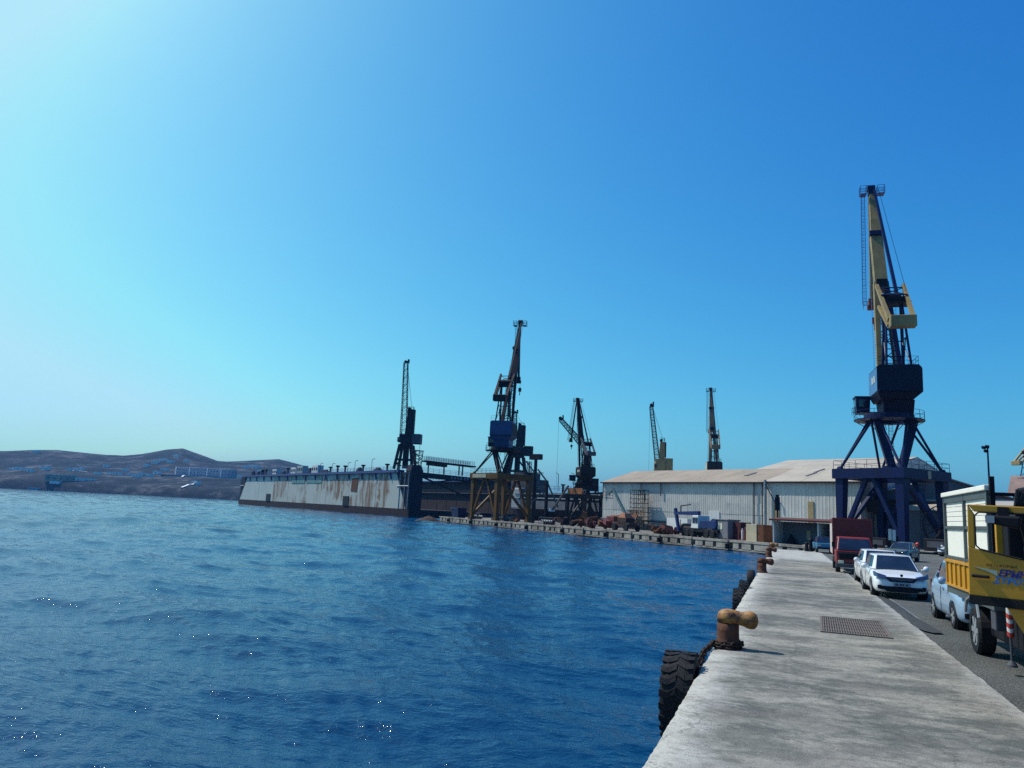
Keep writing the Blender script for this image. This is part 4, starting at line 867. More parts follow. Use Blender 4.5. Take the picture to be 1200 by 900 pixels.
# trapezoid of plates, real seams
top0, top1, bot0, bot1 = 14.0, 197.0, 2.2, DL-2.2; seams = [0,.055,.17,.29,.40,.52,.64,.76,.88,1]
for i in range(9):
    a, b = seams[i], seams[i+1]; L = lambda t, z: (bot0+(top0-bot0)*(z-1.1)/12.1)*(1-t)+(bot1+(top1-bot1)*(z-1.1)/12.1)*t
    xs = lambda t, z: max(L(0,z), min(L(1,z), bot0+(bot1-bot0)*t))
    if i == 0: pts = [(L(0,1.15),1.15), (xs(b,1.15)-.12,1.15), (xs(b,13.1)-.12 if b*(bot1-bot0)+bot0 > top0 else L(0,13.1)+.1,13.1), (L(0,13.1),13.1)]
    elif i == 8: pts = [(xs(a,1.15)+.12,1.15), (L(1,1.15),1.15), (L(1,13.1),13.1), (xs(a,13.1)+.12,13.1)]
    else: x0, x1 = max(bot0+(bot1-bot0)*a, top0 if i == 1 else 0)+.12, bot0+(bot1-bot0)*b-.12; x0b = bot0+(bot1-bot0)*a+.12; pts = [(x0b,1.15), (x1,1.15), (x1,13.1), (x0,13.1)]
    q = MB(); q.prism([(x, -.02-.03*(i%2), z) for x, z in pts], (0, .45, 0)); q.build('hull_plate', M['dock_rusty'] if 3 <= i <= 8 and i != 5 or i == 5 else M['dock_pale'], dk)
for x, w_, z0, z1, m_ in ((54.5, 6.5, 1.1, 4.6, M['dark_steel']), (154.5, 5.6, 1.1, 4.7, M['dark_steel'])):
    q = MB(); q.box((x, -.16, (z0+z1)/2), (w_, .25, z1-z0)); q.build('doorway', m_, dk)
for x, w_ in ((97.0, 17.5), (117.5, 18.5)): q = MB(); q.box((x, -.13, 10.7), (w_, .14, 2.0)); q.build('painted_name_patch', M['dock_teal'], dk)
q = MB(); q.hexa([(158.6,-.18,6.6), (164.6,-.18,6.4), (164.6,-.05,6.4), (158.6,-.05,6.6), (158.9,-.18,11.3), (165.0,-.18,11.6), (165.0,-.05,11.6), (158.9,-.05,11.3)]); q.build('rust_patch', M['rust'], dk)
for i in range(15):
    x = 19+i*12.4; q = MB(); q.prism([(x,-.1,13.0), (x+.5,-.1,13.0), (x+1.3,-.1,10.9), (x+1.0,-.1,10.9)], (0,-.5,0)); q.build('bracket', M['dock_band'], dk)
q = MB(); q.box((DL/2-1, .3, 13.55), (DL-14, 2.4, .9)); q.build('walkway_band', M['dock_band'], dk)
q = MB(); q.railing([(12,-.8,14.0), (DL-2,-.8,14.0)], 1.1, .05, 3.0, 3); q.build('railing', M['dock_band'], dk)
for x in (200.6, 204.4, 207.2): q = MB(); q.tube((x,-.1,1.2), (x,-.1,13.2), .16, n=6); q.build('frame_post', M['light_steel'], dk)
q = MB(); q.tube((198.5,-.1,8.6), (207.2,-.1,8.6), .2, n=6); q.build('frame_rail', M['light_steel'], dk)
q = MB(); q.tube((1,-.1,1.2), (1,-.1,13.2), .16, n=6); q.tube((1,-.1,8.6), (8,-.1,8.6), .2, n=6); q.build('frame_post', M['light_steel'], dk)
q = MB(); q.box((206.2, 2.3, 7.3), (3.6, 4.4, 12.4)); q.hexa([(204,0,13.5), (208,0,13.5), (208,4.6,13.5), (204,4.6,13.5), (204.6,.6,15.6), (207.4,.6,15.6), (207.4,4,15.6), (204.6,4,15.6)]); q.build('end_tower', M['dock_navy'], dk)
# far wing wall: inner face in bands
q = MB(); q.box((DL/2, 45.4, 7.0), (DL-1, 4.6, 12.0)); q.build('far_wing_wall', M['dock_navy'], dk)
for k in range(16):
    q = MB(); q.box((78+k*8.2, 43.02, 3.0), (7.9, .2, 4.4)); q.build('lining_plate', M['dock_brown'], dk)
q = MB(); q.box((DL/2, 42.6, 8.2), (DL-2, 1.2, .35)); q.railing([(60,42.1,8.3), (DL-2,42.1,8.3)], 1.1, .05, 2.5, 2); q.build('inner_gallery', M['grey_steel'], dk)
q = MB(); q.box((DL/2, 42.5, 12.9), (DL-2, 1.6, .5)); q.railing([(60,41.8,13.2), (DL,41.8,13.2)], 1.2, .05, 2.5, 3); q.build('top_gallery', M['dock_band'], dk)
# swing bridge across the open end, with canopy
q = MB(); q.beam((205,4.5,12.6), (203,43,11.8), 1.8, 1.7); bg_ = q.build('end_bridge', M['dock_navy'], dk)
q = MB(); q.railing([(206,5,13.5), (204,43,12.7)], 1.5, .06, 2.2, 3); q.build('bridge_railing', M['light_steel'], bg_)
q = MB(); q.beam((205,5,9.6), (204.4,20,12.0), .5, .5); q.beam((205,24,6.0), (204.4,6,12.0), .5, .5); q.build('bridge_strut', M['dock_navy'], bg_)
q = MB()
for i, (a, b) in enumerate(((0,.5),(.8,.5),(1.6,.4),(2.3,.6),(3.2,.4),(3.9,.6))): q.box((206.05, 16.5+a*1.6, 12.3), (.06, b, .75))
q.build('painted_lettering', mat('faded pale lettering', (.12,.16,.28), .6), bg_)
q = MB(); q.beam((206,5.5,17.2), (205,25.5,16.7), 3.2, .5); cn = q.build('canopy', M['jib_brown'], dk)
q = MB(); q.railing([(207.4,5.5,17.5), (206.4,25.0,17.0)], 1.3, .07, 1.0, 3); q.railing([(204.4,5.5,17.5), (203.4,25.0,17.0)], 1.3, .07, 1.0, 3); q.build('canopy_railing', M['light_steel'], cn)
for yy in (7.5, 13.5, 19.4, 20.8): q = MB(); q.box((205.6,yy,15.1), (.5,.28,3.6)); q.build('canopy_post', M['grey_steel'], cn)
q = MB(); q.beam((206,7,16.4), (205.7,14,16.2), 2.2, .9); q.build('canopy_box', M['jib_brown'], cn)
q = MB(); q.lattice((206,3,15.2), (206,3,20.2), 2.0, 2.6, 4, .14, .09, (1,0,0)); q.tube((206,3.6,20), (206,3.6,23), .06, n=5); q.box((206,3,20.4), (3,3.2,.2)); q.build('signal_mast', M['dark_steel'], dk)
# deck fittings on the near wall: each a thing that could be lifted off
rd = random.Random(21)
def ventp(x, y, h, label, base=14.0):
    t = thing('deck_vent', label, 'vent', DP(x, y, base), 0, 'vents along the top of the floating dock wall')
    q = MB(); q.tube((0,0,0), (0,0,h*.8), .38, n=10); q.build('pipe', M['dark_steel'], t)
    q = MB(); q.lathe([(.4,h*.75), (.85,h*.8), (.85,h*.95), (.4,h)], 12); q.build('cap', M['dark_steel'], t)
ORD = ('leftmost','second','third','fourth','fifth','sixth','seventh','rightmost')
for i, (x, h) in enumerate(((38,3.0),(73,3.2),(128.5,2.6),(136.5,3.0),(144.6,2.8),(162.5,2.7),(184,2.6),(193.5,2.0))): ventp(x, 2.5, h, ORD[i]+' of the mushroom vent pipes along the floating dock wall, counted from the left')
WB = 'white boxes on top of the floating dock wall'
for i, (x, ww, hh) in enumerate(((56,6.5,2.6),(84.5,6.5,3.0),(93.5,7.5,3.6),(113,7.5,3.4))):
    t = thing('deck_cabin', ['leftmost white box cabin on the floating dock wall','white box cabin on the dock wall, second from left','largest pale box cabin on the dock wall, beside the second','rightmost white box cabin on the floating dock wall'][i], 'cabin', DP(x, 2.5, 14.0), math.atan2(DX.y, DX.x), WB)
    q = MB(); q.box((0,0,hh/2), (ww,2.6,hh)); q.build('wall', M['white_paint'] if i != 2 else M['light_steel'], t)
    for k in range(3): q = MB(); q.box((-ww/2+ww*(k+.5)/3,-1.32,hh*.55), (ww*.2,.08,hh*.35)); q.build('window', M['dark_steel'], t)
LP = 'thin lamp posts along the floating dock wall'
for i, (x, h) in enumerate(((117,4.0),(131,3.6),(148,3.6),(155,4.2),(171,4.4))):
    t = thing('dock_lamp', (ORD[:4]+('rightmost',))[i]+' of the thin bent lamp posts along the floating dock wall, from the left', 'lamp post', DP(x, 2.2, 14.0), 0, LP)
    q = MB(); q.path([(0,0,0), (0,0,h), (.8,0,h+.3)], .09, 5); q.build('post', M['dark_steel'], t)
    q = MB(); q.box((.9,0,h+.25), (.6,.3,.18)); q.build('lamp_head', M['dark_steel'], t)
for i, (x, ww, hh) in enumerate(((14,4,2.5),(24,3,2.2),(31,2.4,3.0),(66,5,1.8),(104,3.0,2.6),(122,9,1.5),(159,3,1.8),(176,5,1.4))):
    t = thing('deck_winch', ORD[i]+' of the dark winch blocks on the floating dock wall, from the left', 'winch', DP(x, 2.6, 14.0), math.atan2(DX.y, DX.x), 'dark winches on top of the floating dock wall')
    q = MB(); q.hexa([(-ww/2,-1,0),(ww/2,-1,0),(ww/2,1,0),(-ww/2,1,0),(-ww*.35,-.8,hh*.6),(ww*.35,-.8,hh*.6),(ww*.35,.8,hh*.6),(-ww*.35,.8,hh*.6)]); q.build('base', M['dark_steel'], t)
    q = MB(); q.tube((-ww*.3,0,hh*.7), (ww*.3,0,hh*.7), hh*.3, n=10); q.build('drum', M['dock_navy'], t)

# ship hull and masts between the ochre crane and the black crane
sh = thing('moored_ship', 'dark hulled ship lying between the ochre crane and the small black crane', 'ship', (-55.0, 201.5, -1.4), R(-31))
def hull(L, B, H):
    st = [(-.5,.15,1.0),(-.46,.6,1.0),(-.38,.9,.97),(-.2,1,.93),(.2,1,.92),(.36,.8,.97),(.45,.4,1.05),(.5,.04,1.12)]; mb = MB(); V = []; n = 9
    for u, bb, hh in st:
        for k in range(n): t = k/(n-1)*PI; V.append((u*L, -math.cos(t)*B/2*bb*(1 if abs(math.cos(t)) > .9 else .92), H*hh*(1-math.sin(t)) if 0 < k < n-1 else H*hh))
    F = [(j*n+i, j*n+i+1, (j+1)*n+i+1, (j+1)*n+i) for j in range(len(st)-1) for i in range(n-1)]+[(j*n, (j+1)*n, (j+1)*n+n-1, j*n+n-1) for j in range(len(st)-1)]
    F += [tuple(range(n)), tuple(range((len(st)-1)*n, len(st)*n))]; return mb.add(V, F)
hull(44, 11, 9.6).build('hull', M['dock_navy'], sh)
q = MB(); q.box((3,-5.3,5.6), (32,.5,2.2)); q.build('grey_strake', mat('ship side grey', (.10,.105,.13), .7, var=.4, rust=.1, scale=.5), sh)
for z in (7.4, 8.6): q = MB(); q.box((2,-5.5,z), (36,.3,.25)); q.build('rubbing_strip', M['light_steel'], sh)
q = MB(); q.box((-16,0,11.0), (7,8,3.4)); q.box((-17,0,13.6), (4,6,2)); q.build('superstructure', M['grey_steel'], sh)
q = MB(); q.box((-15.5,-4.4,7.2), (4.2,1.8,5.8)); q.build('side_tank', mat('pale grey tank paint', (.26,.28,.30), .6, var=.2), sh, bevel=.4)
for x, h_ in ((-6,2.2),(1,2.0),(8,3.0),(13,2.4)):
    q = MB(); q.tube((x,-3,9), (x,-3,9+h_), .3, n=8); q.tube((x,-3,9+h_), (x,-3,9.3+h_), .6, n=8); q.build('deck_vent', M['dark_steel'], sh)
q = MB(); q.railing([(-12,-5.2,9.4), (18,-5,9.5)], 1.1, .05, 2, 2); q.build('railing', M['grey_steel'], sh)
for x in (-10,-2,4): q = MB(); q.path([(x,-2,9.4), (x,-2,14), (x-1,-2,14.4)], .09, 5); q.build('lamp_post', M['grey_steel'], sh)
def mast_tower(label, loc, h, w):
    t = thing('floodlight_mast', label, 'mast', loc, R(-20))
    q = MB(); q.tube((0,0,0), (0,0,h), .5, .42, 10); q.build('pole', M['dark_steel'], t)
    q = MB(); q.box((0,0,h+.6), (w,1.2,1.4)); q.build('head', M['dark_steel'], t)
    q = MB(); q.lattice((-2,0,h*.45), (-2,0,h*.97), .8, .8, 9, .07, .05, (1,0,0)); q.box((0,0,h*.78), (4.5,1.0,.15)); q.build('ladder', M['dark_steel'], t)
    return t
mast_tower('dark mast with wide box head just right of the ochre legged crane', (-59.6, 186.0, -.06), 15.5, 3.4)
for i, (px, off, h, lb) in enumerate(((624.5, 6, 10.5, 'dark steel post standing on the quay, left of two beside the grey ship'), (639.5, 5, 8.5, 'dark steel post on the quay under the left leaning beam'))):
    t = thing('steel_post', lb, 'post', Y(px, off)); q = MB(); q.tube((0,0,0), (0,0,h), .38, .33, 10); q.build('shaft', M['dark_steel'], t)
    q = MB(); q.beam((0,0,h), (-2.2,.6,h+2.4), .25); q.beam((0,0,h), (2.6,-.4,h-5), .25); q.beam((0,0,h*.9), (-3.4,.4,h*.45), .22); q.build('stay_beam', M['grey_steel'], t)
lb_ = thing('derrick', 'slim grey beam leaning up to the small black crane, from quay level', 'derrick', Y(646, 6), QR)
q = MB(); q.beam((0,0,2.6), (6.6,0,7.6), .32, .3); q.build('beam', M['grey_steel'], lb_)
q = MB(); q.box((-.4,0,1.3), (1.6,1.4,2.6)); q.build('base', M['dark_steel'], lb_)
q = MB(); q.hexa([(-.4,-.5,2.6),(.7,-.5,2.6),(.7,.5,2.6),(-.4,.5,2.6),(-.2,-.3,3.2),(.4,-.3,3.2),(.4,.3,3.2),(-.2,.3,3.2)]); q.build('cap', M['white_paint'], lb_)
bx = thing('blue_skip', 'deep blue skip on the pontoon left of the ochre crane', 'skip', Y(538, 3), QR)
q = MB(); q.hexa([(-2.0,-1,0),(2.0,-1,0),(2.0,1,0),(-2.0,1,0),(-2.4,-1.2,2.4),(2.4,-1.2,2.4),(2.4,1.2,2.4),(-2.4,1.2,2.4)]); q.build('body', M['steel_blue'], bx)
q = MB(); q.box((0,-1.25,2.3), (5.0,.2,.25)); q.build('rim', M['blue_machine'], bx)
for i, (px, off, L) in enumerate(((556,4,7.5),(586,4.2,9),(640,4,6))):
    t = thing('pipe_rack', ['low pipe rack on the quay left of the ochre crane legs','low railed pipe rack on the quay under the ochre crane','low pipe rack on the quay left of the black crane'][i], 'pipe rack', Y(px, off), QR)
    q = MB(); q.railing([(-L/2,0,0), (L/2,0,0)], 1.4, .07, 1.0, 2); q.build('rail_frame', M['grey_steel'], t)
    q = MB(); q.tube((-L/2,.6,.7), (L/2,.6,.7), .22, n=8); q.build('pipe', M['light_steel'], t)
# rocks and low pontoon at the left end of the far quay
heap('rock_heap', 'pale and dark rocks at the left end of the far quay', (-86.0, 181.2, -1.5), 4.0, 1.8, 1.5, M['dark_yard'], 9, 'rocks')

# ------------------------------------------------------------------ near quay things
M['bollard'] = mat('rusty bollard iron', (.11,.045,.026), .75, var=.5, scale=5, rust=.25, rustcol=(.30,.12,.03), bump=.6, bscale=25)
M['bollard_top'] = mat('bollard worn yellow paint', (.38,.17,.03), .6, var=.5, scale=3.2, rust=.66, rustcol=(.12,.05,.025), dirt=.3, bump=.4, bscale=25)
def bollard(label, loc, yellow):
    t = thing('mooring_bollard', label, 'bollard', loc, 0, 'rusty hooked bollards along the quay edge')
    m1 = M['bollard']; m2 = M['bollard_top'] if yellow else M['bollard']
    q = MB(); q.lathe([(.25,0), (.25,.05), (.235,.07), (.205,.10), (.198,.30), (.198,.44)], 26); q.build('shaft', m1, t, smooth=True)
    # elbow and horn: swept circle from the shaft over to the head
    pts = [(0,.43,.198), (-.005,.49,.202), (.0,.535,.180), (.07,.55,.155), (.17,.545,.128), (.26,.535,.122), (.32,.53,.148), (.39,.525,.165), (.46,.52,.158), (.515,.52,.115), (.54,.52,.03)]
    V = []; n = 24; F = []
    dirs = [(0,1), (.25,.97), (.70,.71), (.98,.15), (1,-.05), (1,-.03), (1,0), (1,0), (1,0), (1,0), (1,0)]
    for (x, z, r), (dx, dz) in zip(pts, dirs):
        l = math.hypot(dx, dz); dx /= l; dz /= l
        for i in range(n): a = 2*PI*i/n; V.append((x-dz*r*math.cos(a), r*math.sin(a), z+dx*r*math.cos(a)))
    for j in range(len(pts)-1): F += [(j*n+i, j*n+(i+1)%n, (j+1)*n+(i+1)%n, (j+1)*n+i) for i in range(n)]
    F += [tuple(range(n)), tuple(range((len(pts)-1)*n, len(pts)*n))]
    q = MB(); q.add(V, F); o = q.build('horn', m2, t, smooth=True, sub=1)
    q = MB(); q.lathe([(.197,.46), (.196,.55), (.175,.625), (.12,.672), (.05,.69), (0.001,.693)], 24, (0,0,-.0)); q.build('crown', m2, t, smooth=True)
    return t
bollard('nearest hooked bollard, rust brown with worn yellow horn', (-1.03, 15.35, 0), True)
bollard('second hooked bollard from the camera, all rust brown', (-1.08, 39.1, 0), False)
bollard('third hooked bollard from the camera, rust brown with dull horn', (-1.13, 57.4, 0), False)
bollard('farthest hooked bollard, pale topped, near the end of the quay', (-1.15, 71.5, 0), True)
def tyre(label, loc, r, w, detail=True, tilt=0):
    t = thing('tyre_fender', label, 'tyre fender', loc, 0, 'old tyres hung along the quay as fenders'); t.rotation_euler = (0, tilt, 0)
    h = w/2; q = MB(); q.lathe([(r*.56,-h*.55), (r*.62,-h*.9), (r*.8,-h), (r*.93,-h*.92), (r*.975,-h*.6), (r*.985,0), (r*.975,h*.6), (r*.93,h*.92), (r*.8,h), (r*.62,h*.9), (r*.56,h*.55), (r*.6,h*.3), (r*.6,-h*.3)], 56, ax='x', closed=True)
    q.build('carcass', M['rubber'], t, smooth=True)
    if detail:
        n = 22; lug = MB()
        for s in (-1, 1):
            for k in range(n):
                a = 2*PI*(k+(.5 if s > 0 else 0))/n; da = 2*PI/n*.27
                for (u0, u1, sh0, sh1) in ((.0,.50,.0,.40), (.50,.97,.40,.25)):
                    P = []
                    for rr_ in (r*.955, r*1.006 if u1 < .9 else r*1.0):
                        for (u, s2) in ((u0, sh0), (u1, sh1)):
                            for e in (-1, 1):
                                b = a+e*da+s2*2*PI/n; P.append((s*u*h*1.02, rr_*math.cos(b), rr_*math.sin(b)))
                    lug.hexa([P[0], P[2], P[3], P[1], P[4], P[6], P[7], P[5]])
        o = lug.build('tread_lugs', M['rubber'], t, bevel=.008); o['kind'] = 'stuff'
    return t
tyre('big black tractor tyre hanging by a chain below the nearest bollard', (-1.58, 12.88, -.42), .66, .50)
tyre('black tyre hung at the quay edge between the first and second bollards', (-1.50, 27.3, -.42), .55, .34)
tyre('smaller tyre hung just beyond the middle tyre, tilted', (-1.50, 29.6, -.25), .50, .32, True, .15)
tyre('black tyre hung beside the second bollard', (-1.50, 37.2, -.30), .52, .34, False)
tyre('black tyre hung between the second and third bollards', (-1.50, 50.5, -.30), .52, .34, False)
M['chain'] = mat('dark chain iron', (.035,.022,.018), .7, var=.5, scale=8, rust=.2)
def chain(label, pts, lk=.11, r=.016):
    t = thing('chain', label, 'chain', (0,0,0)); P = [Vector(p) for p in pts]; d = [0]
    for a, b in zip(P[:-1], P[1:]): d.append(d[-1]+(b-a).length)
    n = int(d[-1]/(lk*.72)); V = []; F = []
    for k in range(n):
        s = d[-1]*(k+.5)/n; j = max(i for i in range(len(d)-1) if d[i] <= s); f = (s-d[j])/(d[j+1]-d[j]); c = P[j].lerp(P[j+1], f)
        z = (P[j+1]-P[j]).normalized(); x = z.orthogonal().normalized(); x = Matrix.Rotation(k*PI/2+.4, 3, z) @ x; y = z.cross(x); q = MB(); m = 10; mm = 6
        ringc = []
        for i in range(m):
            a = 2*PI*i/m; ca, sa = math.cos(a), math.sin(a); cc = c+z*(ca*lk/2)+x*(sa*lk*.32); rad = (z*ca+x*sa).normalized()
            ringc.append([tuple(cc+rad*r*math.cos(b)+y*r*math.sin(b)) for b in [2*PI*w_/mm for w_ in range(mm)]])
        vs = [p for rr_ in ringc for p in rr_]; q.add(vs, [(i*mm+w_, i*mm+(w_+1)%mm, ((i+1)%m)*mm+(w_+1)%mm, ((i+1)%m)*mm+w_) for i in range(m) for w_ in range(mm)])
        q.build('link', M['chain'], t, smooth=True)
    return t
arc = [(-1.03+.25*math.cos(a), 15.35+.25*math.sin(a), .09) for a in [R(k) for k in range(60, -181, -20)]]
chain('rusty chain from the nearest bollard over the quay edge to the big tyre', arc+[(-1.30, 15.05, .06), (-1.40, 14.7, -.0), (-1.46, 14.2, -.12), (-1.50, 13.6, -.12), (-1.55, 13.1, .12), (-1.55, 12.8, .12)], .13, .019)
chain('second rusty chain strand wound round the base of the nearest bollard', [(-1.03+.27*math.cos(a), 15.35+.27*math.sin(a), .04) for a in [R(k) for k in range(-30, -211, -20)]]+[(-1.33, 15.2, .04), (-1.42, 14.9, -.08), (-1.44, 14.5, -.25)], .13, .019)
# drain grate set in the slab
gt = thing('drain_grate', 'rusty slotted iron grate let into the quay slab', 'drain grate', (1.48, 20.55, -.004), R(-2))
q = MB(); q.box((0,0,-.01), (1.36,3.1,.012)); q.build('pit', mat('dark rusty pit', (.07,.06,.055), .9, var=.4), gt)
for k in range(26):
    q = MB(); q.box((-.65+k*.052, 0, .004), (.026, 3.0, .016)); q.build('bar', M['grate'] if 'grate' in M else M.setdefault('grate', mat('worn brown iron', (.14,.115,.10), .8, var=.4, scale=8)), gt)
for s in (-1, 1): q = MB(); q.box((s*.70,0,.004), (.05,3.16,.022)); q.build('frame_side', M['grate'], gt); q = MB(); q.box((0,s*1.555,.005), (1.36,.05,.022)); q.build('frame_end', M['grate'], gt)
for k in range(5): q = MB(); q.box((0,-1.2+k*.6,.009), (1.3,.03,.014)); q.build('cross_bar', M['grate'], gt)
# steel rail pair along the kerb and the asphalt tongue
q = MB()
for x in (3.20, 3.34): q.box((x, 29.5, -.035), (.035, 15.0, .02))
tag(q.build('cable_duct', M['light_steel']), 'pair of thin pale steel strips along the kerb beside the white cars', 'steel strip')
def patch(name, pts, z, m):
    mb = MB(); n = len(pts); c = (sum(p[0] for p in pts)/n, sum(p[1] for p in pts)/n); V = [(c[0], c[1], z+.03)]+[(x, y, z) for x, y in pts]
    mb.add(V, [(0, 1+i, 1+(i+1)%n) for i in range(n)]); return tag(mb.build(name, m, smooth=True), kind='structure')
patch('asphalt_patch', [(2.80,30), (2.98,25.5), (2.92,23), (2.9,21.6), (3.06,20.95), (3.2,20.7), (3.42,20.85), (3.38,22), (3.3,24), (3.3,28), (3.1,31)], -.004, mat('fresh black asphalt', (.055,.057,.058), .8, var=.4, scale=8, bump=.8, bscale=60))
# ------------------------------------------------------------------ vehicles
def quadp(q, pts, v): q.prism(pts, v); return q
def bake(o):
    dg = bpy.context.evaluated_depsgraph_get(); me = bpy.data.meshes.new_from_object(o.evaluated_get(dg)); o.modifiers.clear(); o.data = me
    for p in me.polygons: p.use_smooth = True
def wheel_part(t, x, y, r, w, rimm, spokes=5, out=1):
    q = MB(); q.lathe([(r*.66,-w/2), (r*.92,-w/2), (r,-w*.36), (r,w*.36), (r*.92,w/2), (r*.66,w/2)], 28, (x,y,r), 'x', closed=True); ty = q.build('tyre', M['rubber'], t, smooth=False)
    q = MB(); q.lathe([(r*.68,-w*.42), (r*.68,w*.46*1), (r*.60,w*.40), (r*.60,-w*.42)], 24, (x,y,r), 'x', closed=True)
    for k in range(spokes):
        a = 2*PI*k/spokes; q.beam((x+out*w*.36, y, r), (x+out*w*.38, y+math.cos(a)*r*.62, r+math.sin(a)*r*.62), .05, r*.2)
    q.lathe([(.0001,-.02), (r*.17,-.02), (r*.15,.03), (.0001,.035)], 12, (x+out*w*.38,y,r), 'x'); q.build('rim', rimm, ty)
    q = MB(); q.tube((x-out*w*.1,y,r), (x+out*w*.05,y,r), r*.6, n=20); q.build('brake_disc', M['dark_steel'], ty)
def car(name, label, x, y, yaw, L, W, Ht, paint, front='hatch', group=None, wr=.315, wb=(.19,.80), detail=True, rimm=None):
    """hatchback facing local -Y; origin on the ground at the centre of the front bumper"""
    t = thing(name, label, 'car', (x, y, -.045), yaw, group); h = W/2; belt = Ht*.655
    zt = lambda u: belt*np.interp(u, [0,.015,.05,.12,.26,.30,.5,.85,.95,.985,1], [.60,.72,.775,.83,.93,.975,1,1.04,1.03,.93,.80])
    wd = lambda u: h*np.interp(u, [0,.015,.04,.09,.2,.8,.93,.985,1], [.74,.82,.90,.965,1,1,.96,.88,.80])
    st = [0,.015,.04,.08,.12,.16,.20,.26,.30,.40,.5,.6,.7,.75,.8,.85,.9,.95,.985,1]
    V = []; F = []; K = None
    for u in st:
        w_, z_ = float(wd(u)), float(zt(u)); zb = .20 if .03 < u < .97 else .26; dz = z_-zb
        half = [(0,zb), (w_*.82,zb), (w_*.95,zb+.05), (w_*1.0,zb+.32*dz), (w_*1.0,zb+.55*dz), (w_*.975,zb+.80*dz), (w_*.93,zb+.93*dz), (w_*.85,z_), (w_*.45,z_+.025), (0,z_+.035)]
        ring_ = half+[(-a, b) for a, b in half[-2:0:-1]]; K = len(ring_); V += [(a, u*L, b) for a, b in ring_]
    for j in range(len(st)-1): F += [(j*K+i, j*K+(i+1)%K, (j+1)*K+(i+1)%K, (j+1)*K+i) for i in range(K)]
    F += [tuple(range(K))[::-1], tuple(range((len(st)-1)*K, len(st)*K))]
    q = MB(); q.add(V, F); body = q.build('body', paint, t, smooth=True)
    sb = body.modifiers.new('s', 'SUBSURF'); sb.levels = 1; sb.render_levels = 1
    cuts = []
    for u in wb:
        for s in (-1, 1):
            c = MB(); c.tube((s*(h-.24), u*L, wr), (s*(h+.2), u*L, wr), wr*1.17, n=28); co = c.build('cut', M['dark_steel'], t); bo_ = body.modifiers.new('b', 'BOOLEAN'); bo_.object = co; bo_.operation = 'DIFFERENCE'; bo_.solver = 'EXACT'; cuts.append(co)
            c = MB(); c.lathe([(wr*1.15,-.11), (wr*1.15,.11), (wr*1.05,.11), (wr*1.05,-.11)], 24, (s*(h-.16),u*L,wr), 'x', closed=True); c.build('wheel_arch', M['dark_steel'], t)
    bpy.context.view_layer.update(); bake(body)
    for c in cuts: bpy.data.objects.remove(c)
    for u in wb:
        for s in (-1, 1): wheel_part(t, s*(h-.115), u*L, wr, .20, rimm or M['light_steel'], out=s)
    # cabin
    g = belt*.98; rz = Ht-.035
    Bt = [(.40*W,.275,g+.0), (.455*W,.42,g), (.455*W,.70,g), (.40*W,.965,g+.05)]; Tp = [(.315*W,.445,rz-.02), (.345*W,.52,rz), (.34*W,.76,rz), (.30*W,.875,rz-.05)]
    def full(P): return [(-a, b*L, c) for a, b, c in P]+[(a, b*L, c) for a, b, c in P[::-1]]
    q = MB(); B_, T_ = full(Bt), full(Tp); n = 8; V = B_+T_; F = [(i, (i+1)%n, n+(i+1)%n, n+i) for i in range(n)]
    cx = [(0, (.45*L), rz+.03), (0, .52*L, rz+.035), (0, .76*L, rz+.035), (0, .875*L, rz-.02)]; V += cx; c0 = 2*n
    for i in range(3): F += [(n+i, n+i+1, c0+i+1, c0+i), (n+7-i, c0+i, c0+i+1, n+6-i)]
    F += [(n, c0, n+7), (n+3, n+4, c0+3)]
    q.add(V, F); cab_ = q.build('cabin_frame', paint, t, bevel=.03, smooth=True)
    def lerp3(a, b, f): return tuple(a[i]+(b[i]-a[i])*f for i in range(3))
    def pane(a, b, c, d, nm, ins=(.05,.05,.06,.06), off=.012, par=None):
        """a,b bottom corners, c,d top corners above b and a"""
        l0, l1, bt, tp = ins; P = lambda u, v: Vector(lerp3(lerp3(a, b, u), lerp3(d, c, u), v))
        nr = (P(1,0)-P(0,0)).cross(P(0,1)-P(0,0)).normalized(); ctr = Vector((0, .6*L, g+.2))
        if nr.dot(P(.5,.5)-ctr) < 0: nr = -nr
        pts = [P(l0,bt), P(1-l1,bt), P(1-l1,1-tp), P(l0,1-tp)]; q = MB(); q.prism([tuple(p+nr*off) for p in pts], tuple(-nr*.03)); return q.build(nm, M['glass'], par or t)
    pane(B_[7], B_[0], T_[0], T_[7], 'windscreen', (.04,.04,.02,.05), .03); pane(B_[4], B_[3], T_[3], T_[4], 'rear_window', (.08,.08,.25,.08), .03)
    for bi in ((0,1,2,3), (7,6,5,4)):
        a, b, c, d = bi
        pane(B_[a], B_[b], T_[b], T_[a], 'side_window', (.42,.02,.10,.10), .016)
        pane(B_[b], B_[c], T_[c], T_[b], 'side_window', (.0,.03,.10,.10), .016)
        pane(B_[c], B_[d], T_[d], T_[c], 'side_window', (.04,.35,.12,.12), .016)
    for s in (-1, 1):
        q = MB(); q.lathe([(.001,-.10), (.075,-.085), (.10,-.02), (.09,.05), (.001,.07)], 12, (s*(h+.10), .33*L, belt+.06), 'y'); q.beam((s*(h-.06), .325*L, belt+.01), (s*(h+.06), .33*L, belt+.03), .05); q.build('mirror', paint, t, smooth=True)
        zl = belt*.78
        q = MB()
        q.hexa([(s*h*.50,-.03,zl-.06), (s*h*.80,.0,zl-.05), (s*h*.80,.12,zl-.05), (s*h*.50,.12,zl-.06), (s*h*.56,.02,zl+.03), (s*h*.84,.09,zl+.10), (s*h*.80,.16,zl+.10), (s*h*.50,.16,zl+.03)])
